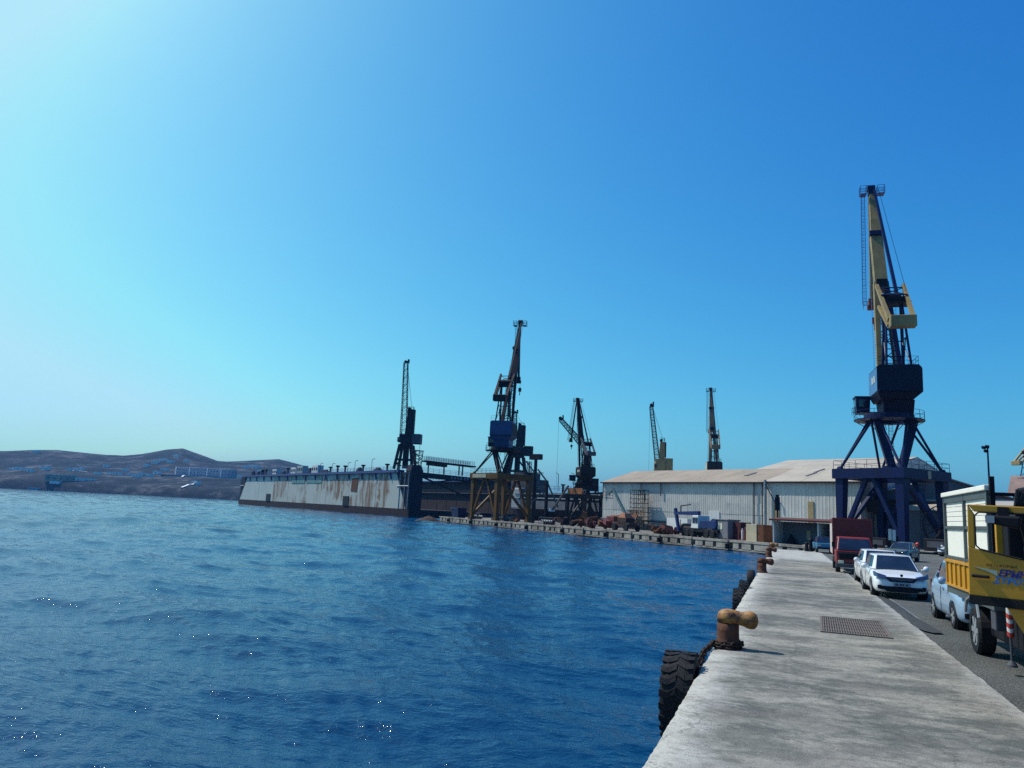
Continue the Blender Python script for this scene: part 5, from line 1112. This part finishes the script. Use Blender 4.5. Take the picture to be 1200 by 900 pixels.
        q.hexa([(s*h*.80,-.0,zl-.05), (s*h*.955,.19,zl+.0), (s*h*.90,.25,zl+.0), (s*h*.76,.12,zl-.05), (s*h*.84,.09,zl+.10), (s*h*.965,.30,zl+.15), (s*h*.90,.34,zl+.15), (s*h*.80,.16,zl+.10)])
        q.build('headlight', M['lamp_blue'], t, bevel=.01)
        q = MB(); q.hexa([(s*h*.62,-.022,.30), (s*h*.84,.02,.33), (s*h*.82,.15,.33), (s*h*.62,.12,.30), (s*h*.72,-.015,.46), (s*h*.85,.02,.45), (s*h*.82,.15,.45), (s*h*.72,.12,.46)]); q.build('fog_lamp_pod', M['dark_steel'], t, bevel=.01)
        q = MB(); q.box((s*(h+.004), .30*L+.62, belt*.86), (.03,.16,.03)); q.build('door_handle', paint, t)
        q = MB(); q.box((s*(h-.002), .525*L, .60), (.012,.012,.70)); q.build('door_gap', M['dark_steel'], t)
        q = MB(); q.hexa([(s*h*.70,L-.05,belt*.72), (s*h*.90,L-.10,belt*.72), (s*h*.90,L-.02,belt*.72), (s*h*.70,L+.02,belt*.72), (s*h*.72,L-.05,belt*.95), (s*h*.92,L-.12,belt*.95), (s*h*.90,L-.02,belt*.95), (s*h*.72,L+.01,belt*.95)]); q.build('tail_light', M['red_paint'], t)
    q = MB(); q.hexa([(-h*.40,-.035,belt*.61), (h*.40,-.035,belt*.61), (h*.40,.12,belt*.61), (-h*.40,.12,belt*.61), (-h*.60,-.012,belt*.775), (h*.60,-.012,belt*.775), (h*.6,.12,belt*.775), (-h*.6,.12,belt*.775)]); gl = q.build('grille', M['grille_blue'], t, bevel=.012)
    for k in range(3): q = MB(); q.box((0, -.03+.006*k, belt*(.685+.03*k)), (h*(.70+.1*k), .012, .006)); q.build('grille_bar', M['light_steel'], gl)
    q = MB(); q.hexa([(-h*.52,-.03,.25), (h*.52,-.03,.25), (h*.52,.12,.25), (-h*.52,.12,.25), (-h*.76,-.022,.43), (h*.76,-.022,.43), (h*.76,.12,.43), (-h*.76,.12,.43)]); q.build('lower_intake', M['dark_steel'], t, bevel=.012)
    q = MB(); q.box((0,-.045,.50), (.52,.02,.115)); pl_ = q.build('number_plate', M['plate'], t)
    q = MB()
    for k, wv in enumerate((-.19,-.145,-.06,-.01,.04,.13,.175)): q.box((wv,-.058,.50), (.028,.006,.065))
    q.build('plate_characters', M['dark_steel'], pl_)
    q = MB(); q.lathe([(.001,-.012), (.045,-.008), (.05,.01), (.001,.012)], 10, (0,-.005,belt*.845), 'y'); q.build('badge', M['dark_steel'], t)
    return t
M['lamp_blue'] = glass_dark('headlamp glass', (.03,.05,.11), .08); M['grille_blue'] = mat('dark blue black grille', (.008,.012,.04), .4, var=.2)
M['plate'] = mat('pale number plate', (.22,.25,.32), .5, var=.1)
WH = car_paint('white car paint', (.74,.76,.76)); 
car('parked_car', 'white hatchback parked nearest beside the kerb, facing the camera', 3.72, 29.95, R(1.2), 4.25, 1.80, 1.46, WH, group=None)
car('parked_car', 'white hatchback parked close behind the nearest white one, mostly hidden', 3.80, 34.9, R(1), 4.3, 1.76, 1.48, WH)
PB = car_paint('pale blue metallic car paint', (.26,.37,.49), .3)
car('parked_car', 'pale metallic blue hatchback half hidden behind the yellow truck', 4.72, 21.55, R(1), 3.9, 1.68, 1.62, PB, wb=(.20,.83))
car('parked_car', 'small white car parked alone beyond the road near the crane foot', 14.6, 86.6, R(-38), 4.2, 1.75, 1.42, WH)
car('parked_car', 'dull grey green car parked behind the white cars, roof showing', 7.85, 66.0, R(-20), 4.2, 1.75, 1.45, car_paint('grey green car paint', (.10,.14,.14), .4))
# blue pickup at the quay end
pk = thing('pickup', 'small blue pickup at the far end of the quay, seen past the red truck', 'pickup', (3.35, 74.0, -.045), R(4))
q = MB(); q.hexa([(-.8,0,.35),(.8,0,.35),(.8,4.4,.35),(-.8,4.4,.35),(-.78,0.05,.88),(.78,.05,.88),(.78,4.35,.88),(-.78,4.35,.88)]); q.build('body', mat('pickup blue paint', (.04,.16,.28), .4, var=.2), pk, bevel=.06)
q = MB(); q.hexa([(-.75,1.1,.85),(.75,1.1,.85),(.75,2.8,.85),(-.75,2.8,.85),(-.62,1.6,1.42),(.62,1.6,1.42),(.62,2.6,1.42),(-.62,2.6,1.42)]); q.build('cab', M['steel_navy'], pk, bevel=.05)
q = MB(); q.hexa([(-.66,1.12,.92),(.66,1.12,.92),(.66,1.2,.92),(-.66,1.2,.92),(-.55,1.54,1.36),(.55,1.54,1.36),(.55,1.62,1.36),(-.55,1.62,1.36)]); q.build('windscreen', M['glass'], pk)
for s in (-1,1):
    for yy in (.85,3.5): wheel_part(pk, s*.72, yy, .32, .2, M['dark_steel'], out=s)
    q = MB(); q.box((s*.6,-.02,.68), (.28,.06,.14)); q.build('headlight', M['light_steel'], pk)
q = MB(); q.box((0,-.03,.45), (1.6,.12,.16)); q.build('bumper', M['dark_steel'], pk)
# red box truck
M['truck_red'] = mat('truck faded red paint', (.22,.016,.014), .45, var=.25, scale=1.5, dirt=.3)
M['truck_red2'] = mat('cargo box dark red sheet', (.13,.012,.012), .55, var=.3, scale=1, dirt=.4)
rt = thing('red_truck', 'small red box truck parked ahead of the white cars, facing the camera', 'truck', (3.30, 43.6, -.045), R(-1))
q = MB(); q.box((0,3.4,.62), (.9,5.6,.25)); q.build('chassis', M['dark_steel'], rt)
cg = MB(); cg.box((.05,4.55,1.82), (1.96,3.6,1.98)); cg = cg.build('cargo_box', M['truck_red2'], rt, bevel=.03)
q = MB(); q.box((-.945,4.55,1.72), (.03,3.35,1.62)); q.build('side_panel', mat('cargo box pale side panel', (.55,.48,.45), .5, var=.2), cg)
for x in (-.91, 1.02): q = MB(); q.box((x,2.735,1.82), (.07,.03,1.98)); q.build('corner_post', M['truck_red'], cg)
for z in (2.82, 1.62): q = MB(); q.box((.05,2.73,z), (1.98,.04,.05)); q.build('rail', M['truck_red'], cg)
cb = MB(); cb.hexa([(-.88,.0,.50),(.88,.0,.50),(.88,2.3,.50),(-.88,2.3,.50),(-.88,.06,1.18),(.88,.06,1.18),(.88,2.35,1.18),(-.88,2.35,1.18)])
cb.hexa([(-.86,.10,1.18),(.86,.10,1.18),(.86,2.3,1.18),(-.86,2.3,1.18),(-.76,.55,1.86),(.76,.55,1.86),(.76,2.2,1.86),(-.76,2.2,1.86)]); cb = cb.build('cab', M['truck_red'], rt, bevel=.05)
q = MB(); q.hexa([(-.77,.085,1.22),(.77,.085,1.22),(.77,.13,1.22),(-.77,.13,1.22),(-.69,.48,1.78),(.69,.48,1.78),(.69,.53,1.78),(-.69,.53,1.78)]); q.build('windscreen', M['glass'], cb)
q = MB(); q.hexa([(-.885,.35,1.22),(-.86,.35,1.22),(-.86,1.3,1.22),(-.885,1.3,1.22),(-.80,.62,1.76),(-.76,.62,1.76),(-.76,1.25,1.76),(-.80,1.25,1.76)]); q.build('side_window', M['glass'], cb)
q = MB(); q.box((0,-.02,.90), (1.5,.06,.30)); q.build('front_panel', M['dark_steel'], cb, bevel=.02)
for s in (-1,1):
    q = MB(); q.box((s*.66,-.05,.60), (.26,.06,.15)); q.build('headlight', mat('lit looking lamp glass', (.8,.75,.5), .15, var=.05) if s < 0 else M['light_steel'], cb, bevel=.01)
    q = MB(); q.box((s*1.0,.35,1.45), (.14,.06,.26)); q.beam((s*.86,.4,1.35), (s*1.0,.37,1.40), .03); q.build('mirror', M['dark_steel'], cb)
    for yy in (.85,4.7): wheel_part(rt, s*.78, yy, .36, .22, M['grey_steel'], out=s)
q = MB(); q.box((0,-.08,.42), (1.80,.14,.18)); q.build('bumper', M['grey_steel'], rt, bevel=.02)
# yellow truck with open door
M['truck_yellow'] = mat('truck yellow paint', (.50,.25,.012), .38, var=.12, scale=1.2, dirt=.25)
M['tarp_white'] = mat('cream white boards', (.76,.74,.66), .6, var=.06, scale=2, dirt=.1)
M['frame_grey'] = mat('grey metal frame', (.10,.12,.12), .45, .3, var=.2)
yt = thing('yellow_truck', 'yellow flatbed truck with tall white boarded body and its cab door open', 'truck', (4.62, 13.0, -.045), 0)
# local: left flank x = -1.10, y grows to the rear
for s in (-1,1): q = MB(); q.box((s*.42,2.9,.78), (.12,9.4,.22)); q.build('chassis_rail', M['dark_steel'], yt)
for s in (-1,1):
    wheel_part(yt, s*.95, 5.1, .46, .30, M['light_steel'], 6, out=s)
    wheel_part(yt, s*.95, -.55, .46, .28, M['light_steel'], 6, out=s)
    q = MB(); q.path([(s*1.12,4.5,.75), (s*1.12,4.62,1.0), (s*1.12,5.1,1.12), (s*1.12,5.58,1.0), (s*1.12,5.72,.75)], .03, 6); q.build('mudguard', M['light_steel'], yt)
q = MB(); q.box((0,5.45,1.08), (2.24,4.3,.14)); q.build('bed_floor', M['frame_grey'], yt)
for s in (-1,1):
    q = MB(); q.box((s*1.10,5.45,1.46), (.05,4.25,.60)); dsd = q.build('dropside', M['truck_yellow'], yt)
    for k in range(9): q = MB(); q.box((s*1.14,3.55+k*.48,1.46), (.04,.07,.56)); q.build('rib', M['truck_yellow'], dsd)
    q = MB(); q.box((s*1.14,5.45,1.72), (.045,4.2,.05)); q.build('top_rail', M['truck_yellow'], dsd); q = MB(); q.box((s*1.14,5.45,1.20), (.045,4.2,.05)); q.build('bottom_rail', M['truck_yellow'], dsd)
    if s > 0: continue        # only the left flank carries the tall boards
    for yy in (3.42, 5.45, 7.55):
        q = MB(); q.box((s*1.105,yy,2.42), (.07,.09,1.50)); q.build('stake', M['frame_grey'], yt)
    for z, hz in ((1.80,.06), (2.46,.06), (3.08,.13)): q = MB(); q.box((s*1.105,5.48,z), (.055,4.15,hz)); q.build('side_rail', M['frame_grey'], yt)
    for k in range(2):
        for z0, z1, nb in ((1.83,2.43,1), (2.49,3.02,5)):
            for j in range(nb):
                dz = (z1-z0)/nb; q = MB(); q.box((s*1.075,4.435+k*2.065,z0+dz*(j+.5)), (.03,1.93,dz-.010)); q.build('side_board', M['tarp_white'], yt)
q = MB(); q.box((0,7.62,1.46), (2.2,.05,.6)); q.build('tailgate', M['truck_yellow'], yt)
q = MB(); q.box((-1.10,5.48,3.20), (.15,4.25,.10)); q.build('top_cap', M['tarp_white'], yt, bevel=.015)
q = MB(); q.box((-1.06,3.30,2.40), (.08,.08,2.0)); q.build('head_post', M['dark_steel'], yt); q = MB(); q.box((0,3.28,3.08), (2.2,.07,.06)); q.build('head_beam', M['dark_steel'], yt)
q = MB(); q.box((-.98,3.05,1.95), (.22,.12,1.35)); q.build('yellow_post', M['truck_yellow'], yt)
q = MB(); q.box((-.0,2.9,1.85), (2.0,.5,1.4)); q.build('tool_locker', M['dark_steel'], yt, bevel=.03)
# loader crane folded behind the cab
q = MB(Matrix.Translation((-.32, 0, .18))); q.tube((-.05,2.7,.9), (-.05,2.7,2.5), .16, n=12); q.hexa([(-.35,2.4,2.5),(.4,2.4,2.5),(.4,3.0,2.5),(-.35,3.0,2.5),(-.45,2.5,3.0),(.3,2.5,3.05),(.3,2.95,3.05),(-.45,2.95,3.0)]); lc = q.build('loader_crane', M['dark_steel'], yt, bevel=.04)
for k in range(5): q = MB(Matrix.Translation((-.32, 0, .18))); q.path([(-.55+.05*k,2.45,2.95-.03*k), (-.62+.04*k,2.38,2.6), (-.50+.05*k,2.42,2.2), (-.42+.03*k,2.5,1.8)], .022, 6); q.build('hose', M['rubber'], lc)
q = MB(Matrix.Translation((-.32, 0, .18))); q.tube((-.42,2.45,2.20), (-.42,2.45,2.34), .085, n=12); q.build('coupling', M['red_paint'], lc)
q = MB(Matrix.Translation((-.32, 0, .18))); q.tube((-.38,2.4,1.6), (-.38,2.4,2.0), .13, n=14); q.build('canister', M['dark_steel'], lc, bevel=.02); q = MB(Matrix.Translation((-.32, 0, .18))); q.box((-.24,2.36,1.85), (.06,.05,.3)); q.build('canister_strap', M['light_steel'], lc)
q = MB(); q.box((-.98,3.55,.86), (.22,.35,.42)); q.build('battery_box', M['grey_steel'], yt, bevel=.02)
q = MB(); q.box((-.35,3.6,.72), (1.1,2.2,.62)); q.build('dark_underside', M['dark_steel'], yt, bevel=.05)  # dark block added to stand for the black shade under the bed
# striped stabiliser leg
q = MB(); q.tube((-1.00,2.8,.66), (-1.00,2.8,1.12), .052, n=14); sl = q.build('stabiliser_leg', M['white_paint'], yt)
for k in range(3):
    z = .66+k*.15; q = MB(); n_ = 16; V = []; F = []
    for i in range(n_+1): a = 2*PI*i/n_; V += [(-1.00+.055*math.cos(a), 2.8+.055*math.sin(a), z+.04*math.sin(a)), (-1.00+.055*math.cos(a), 2.8+.055*math.sin(a), z+.08+.04*math.sin(a))]
    q.add(V, [(2*i,2*i+2,2*i+3,2*i+1) for i in range(n_)]); q.build('red_stripe', M['hydrant'], sl)
q = MB(); q.tube((-1.00,2.8,.22), (-1.00,2.8,.66), .022, n=10); q.lathe([(.085,.14), (.08,.17), (.035,.24)], 16, (-1.0,2.8,0)); q.build('foot', M['grey_steel'], sl)
# cab (mostly out of the picture) and the open door
cbm = MB(Matrix.Translation((0, -1.55, 0))); cbm.hexa([(-1.08,-.35,.62),(1.08,-.35,.62),(1.08,1.85,.62),(-1.08,1.85,.62),(-1.08,-.30,1.50),(1.08,-.30,1.50),(1.08,1.85,1.50),(-1.08,1.85,1.50)])
cbm.hexa([(-1.06,1.70,1.5),(1.06,1.70,1.5),(1.06,1.85,1.5),(-1.06,1.85,1.5),(-1.0,1.70,2.62),(1.0,1.70,2.62),(1.0,1.85,2.62),(-1.0,1.85,2.62)]); cbm.box((0,.85,2.68), (1.98,1.95,.14))
for s in (-1,1): cbm.beam((s*1.03,-.22,1.5), (s*.96,.05,2.64), .09, .09)
cbm = cbm.build('cab', M['truck_yellow'], yt, bevel=.03)
q = MB(Matrix.Translation((0, -1.55, 0))); q.hexa([(-.96,-.30,1.54),(.96,-.30,1.54),(.96,-.26,1.54),(-.96,-.26,1.54),(-.9,.0,2.58),(.9,.0,2.58),(.9,.04,2.58),(-.9,.04,2.58)]); q.build('windscreen', M['glass'], cbm)
q = MB(); q.box((0,-1.97,.62), (2.2,.18,.34)); q.build('bumper', M['dark_steel'], yt, bevel=.03)
# door: local frame at the hinge, swung out to the left, tipped slightly as in the picture
dr = MB(); Td = Matrix.Translation((-1.10, -.50, 0)) @ Matrix.Rotation(R(-18), 4, 'Z') @ Matrix.Rotation(R(1.2), 4, 'Y')
def door_frame():
    q = MB(Td); w_ = 1.15; zb, zt_ = 1.46, 2.74; t0, t1 = 0, .07
    def slab(P): q.prism([(x, t0, z) for x, z in P], (0, t1, 0))
    slab([(-w_,zb), (0,zb), (0,1.93), (-.35,1.99), (-.85,2.07), (-w_,2.14)]); slab([(-w_,2.14), (-w_+.085,2.12), (-w_+.085,2.60), (-w_,zt_)]); slab([(-w_,zt_), (-w_+.085,2.64), (0,2.65), (0,zt_)])
    slab([(-.14,1.955), (0,1.93), (0,2.65), (-.06,2.65)]); return q.build('door', M['truck_yellow'], yt, bevel=.012)
door = door_frame()
q = MB(Td); q.path([(-1.05,-.004,2.16), (-1.06,-.004,2.58), (-1.01,-.004,2.635), (-.08,-.004,2.645), (-.15,-.004,1.965), (-.40,-.004,2.0), (-.86,-.004,2.085), (-1.0,-.004,2.115), (-1.05,-.004,2.16)], .012, 6); q.build('window_seal', M['rubber'], door)
q = MB(Td); q.box((-1.0,-.03,1.735), (.22,.05,.04)); q.build('door_handle', M['dark_steel'], door, bevel=.012)
q = MB(Td); q.box((-.57,.02,1.40), (1.15,.08,.12)); q.build('sill_strip', M['rubber'], door)
q = MB(Td); q.prism([(-.70,.02,1.34), (.0,.02,1.34), (.0,.02,1.0), (-.50,.02,1.0)], (0,.06,0)); q.build('door_skirt', M['truck_yellow'], door, bevel=.01)
q = MB(Td); q.box((-.70,-.08,2.64), (.13,.16,.16)); q.build('mirror_bracket', M['dark_steel'], door)
q = MB(Td); q.hexa([(-.90,-.20,2.49),(-.50,-.20,2.42),(-.50,-.04,2.42),(-.90,-.04,2.49),(-.92,-.20,2.60),(-.48,-.20,2.60),(-.48,-.04,2.60),(-.92,-.04,2.60)]); mr = q.build('mirror', M['dark_steel'], door, bevel=.03)
q = MB(Td); q.box((-.85,-.21,2.54), (.11,.03,.10)); q.build('mirror_end', M['light_steel'], mr)
def text_part(s, size, x, z, m, name, parent, T, shear=.25, bold=0, y=-.004, spacing=1.0, rot=0):
    cu = bpy.data.curves.new(name, 'FONT'); cu.body = s; cu.size = size; cu.shear = shear; cu.extrude = .0015; cu.offset = bold; cu.space_character = spacing
    o = bpy.data.objects.new(name, cu); C.objects.link(o); bpy.context.view_layer.update()
    me = bpy.data.meshes.new_from_object(o.evaluated_get(bpy.context.evaluated_depsgraph_get())); bpy.data.objects.remove(o)
    me.transform(T @ Matrix.Translation((x, y, z)) @ Matrix.Rotation(rot, 4, 'Y') @ Matrix.Rotation(R(90), 4, 'X')); me.materials.clear(); me.materials.append(m)
    o = bpy.data.objects.new(name, me); C.objects.link(o); o.parent = parent; return o
M['ink_dark'] = mat('dark brown lettering', (.04,.03,.015), .5, var=.1); M['ink_blue'] = mat('deep blue lettering', (.01,.015,.18), .4, var=.1); M['ink_light'] = mat('light blue lettering', (.02,.16,.46), .4, var=.1); M['ink_pale'] = mat('pale grey swoosh', (.35,.42,.36), .5, var=.1)
text_part('ΜΕΤΑΦΟΡΙΚΗ', .046, -.93, 1.885, M['ink_dark'], 'lettering', door, Td, .1, .0004, spacing=1.25)
text_part('ΕΡΜΗΣ', .120, -.79, 1.765, M['ink_blue'], 'lettering', door, Td, .3, .005, y=-.006, spacing=.95)
text_part('ΣΥΡΟΥ', .115, -.85, 1.665, M['ink_light'], 'lettering', door, Td, .3, .005, y=-.004, spacing=1.02)
q = MB(Td); q.prism([(-1.09,-.004,1.865), (-.80,-.004,1.83), (-.80,-.004,1.76), (-.90,-.004,1.81)], (0,.003,0)); q.build('swoosh', M['ink_pale'], door)
# sign board, hydrant, lamp post, low kerb island
sg2 = thing('sign_board', 'pair of narrow white notice boards on one post near the blue crane foot', 'sign', (7.85, 68, -.06))
q = MB(); q.tube((0,.04,0), (0,.04,1.6), .035, n=8); q.build('post', M['grey_steel'], sg2)
for x, z in ((-.13,1.98),(.16,1.93)): q = MB(); q.box((x,0,z), (.22,.03,.86)); q.build('board', M['white_paint'], sg2)
hy = thing('hydrant', 'small red hydrant on the pale kerb left of the lone white car', 'hydrant', (14.6, 103, -.06))
q = MB(); q.lathe([(.26,0), (.26,.08), (.17,.1), (.17,.75), (.24,.78), (.24,.86), (.16,.98), (.05,1.06)], 16); q.tube((-.32,0,.6), (.32,0,.6), .1, n=10); q.build('barrel', M['hydrant'], hy)
q = MB(); q.tube((0,-.3,.55), (0,0,.55), .11, n=10); q.build('outlet', M['hydrant'], hy)
ki = MB(); ki.box((12.2, 100.5, 0), (7.5, 3.0, .16), R(-15)); tag(ki.build('kerb_island', M['far_quay'], bevel=.03), kind='structure')
lp = thing('floodlight_pole', 'tall blue pole with clustered floodlights above the yellow truck', 'lamp post', (14.88, 68.8, -.06))
q = MB(); q.tube((0,0,0), (0,0,8.9), .10, .06, 12); q.build('pole', M['steel_blue'], lp)
q = MB(); q.box((0,0,.05), (.5,.5,.1)); q.build('base_plate', M['grey_steel'], lp)
for (dx, dy, dz, a) in ((-.30,-.1,9.05,.5), (-.08,-.15,9.12,.2), (-.16,-.1,8.78,.4)):
    q = MB(Matrix.Translation((dx,dy,dz)) @ Matrix.Rotation(a, 4, 'Z') @ Matrix.Rotation(R(25), 4, 'X')); q.hexa([(-.15,-.1,-.11),(.15,-.1,-.11),(.09,.12,-.08),(-.09,.12,-.08),(-.15,-.1,.11),(.15,-.1,.11),(.09,.12,.08),(-.09,.12,.08)]); q.build('floodlight', M['steel_navy'], lp)
q = MB(); q.tube((0,0,8.9), (0,0,9.2), .05, n=6); q.tube((-.36,0,9.0), (.1,0,9.0), .035, n=6); q.build('crossarm', M['steel_blue'], lp)
# cable reel and dark machinery under the crane
cr2 = thing('cable_reel', 'large spoked cable reel standing in shade under the blue crane', 'cable reel', (19.2, 113.5, -.06), R(10))
q = MB(); q.lathe([(2.5,-.12), (2.62,-.12), (2.62,.12), (2.5,.12)], 28, (0,0,3.2), 'y', closed=True); q.build('rim', M['dark_steel'], cr2)
for k in range(6): a = PI*k/6; q = MB(); q.tube((-2.5*math.cos(a),0,3.2-2.5*math.sin(a)), (2.5*math.cos(a),0,3.2+2.5*math.sin(a)), .05, n=5); q.build('spoke', M['dark_steel'], cr2)
q = MB(); q.beam((-1.6,.4,0), (0,.3,3.2), .25); q.beam((1.6,.4,0), (0,.3,3.2), .25); q.build('stand', M['dark_steel'], cr2)
for i, (x, y, h_, w_) in enumerate(((11.0,107.5,1.3,2.6),(17.6,108,1.5,3.0),(21.5,110,1.2,2.4),(8.9,109,2.6,1.4))):
    t = thing('machine_cabinet', ['low dark cabinet left of the near crane leg','long dark cabinet right of the near crane leg','dark cabinet below the cable reel','tall blue grey cabinet between the crane legs'][i], 'cabinet', (x, y, -.06), R(-40))
    q = MB(); q.box((0,0,h_/2), (w_,1.3,h_)); q.build('housing', M['dark_steel'] if i != 3 else M['steel_navy'], t, bevel=.05)
    q = MB(); q.box((0,-.67,h_*.55), (w_*.7,.04,h_*.5)); q.build('door', M['grey_steel'], t)

# ------------------------------------------------------------------ air
hz_ = MB(); hz_.box((-200, 900, 58.4), (4400, 3000, 122.8)); hzo = hz_.build('haze', M['dark_steel']); tag(hzo, kind='stuff')
hm = bpy.data.materials.new('haze air'); hm.use_nodes = True; hn = hm.node_tree; hn.nodes.clear()
pv = hn.nodes.new('ShaderNodeVolumePrincipled'); ho_ = hn.nodes.new('ShaderNodeOutputMaterial'); pv.inputs['Color'].default_value = (.14,.44,1,1); pv.inputs['Density'].default_value = .00010; pv.inputs['Anisotropy'].default_value = .2
hn.links.new(pv.outputs[0], ho_.inputs['Volume']); hzo.data.materials.clear(); hzo.data.materials.append(hm)
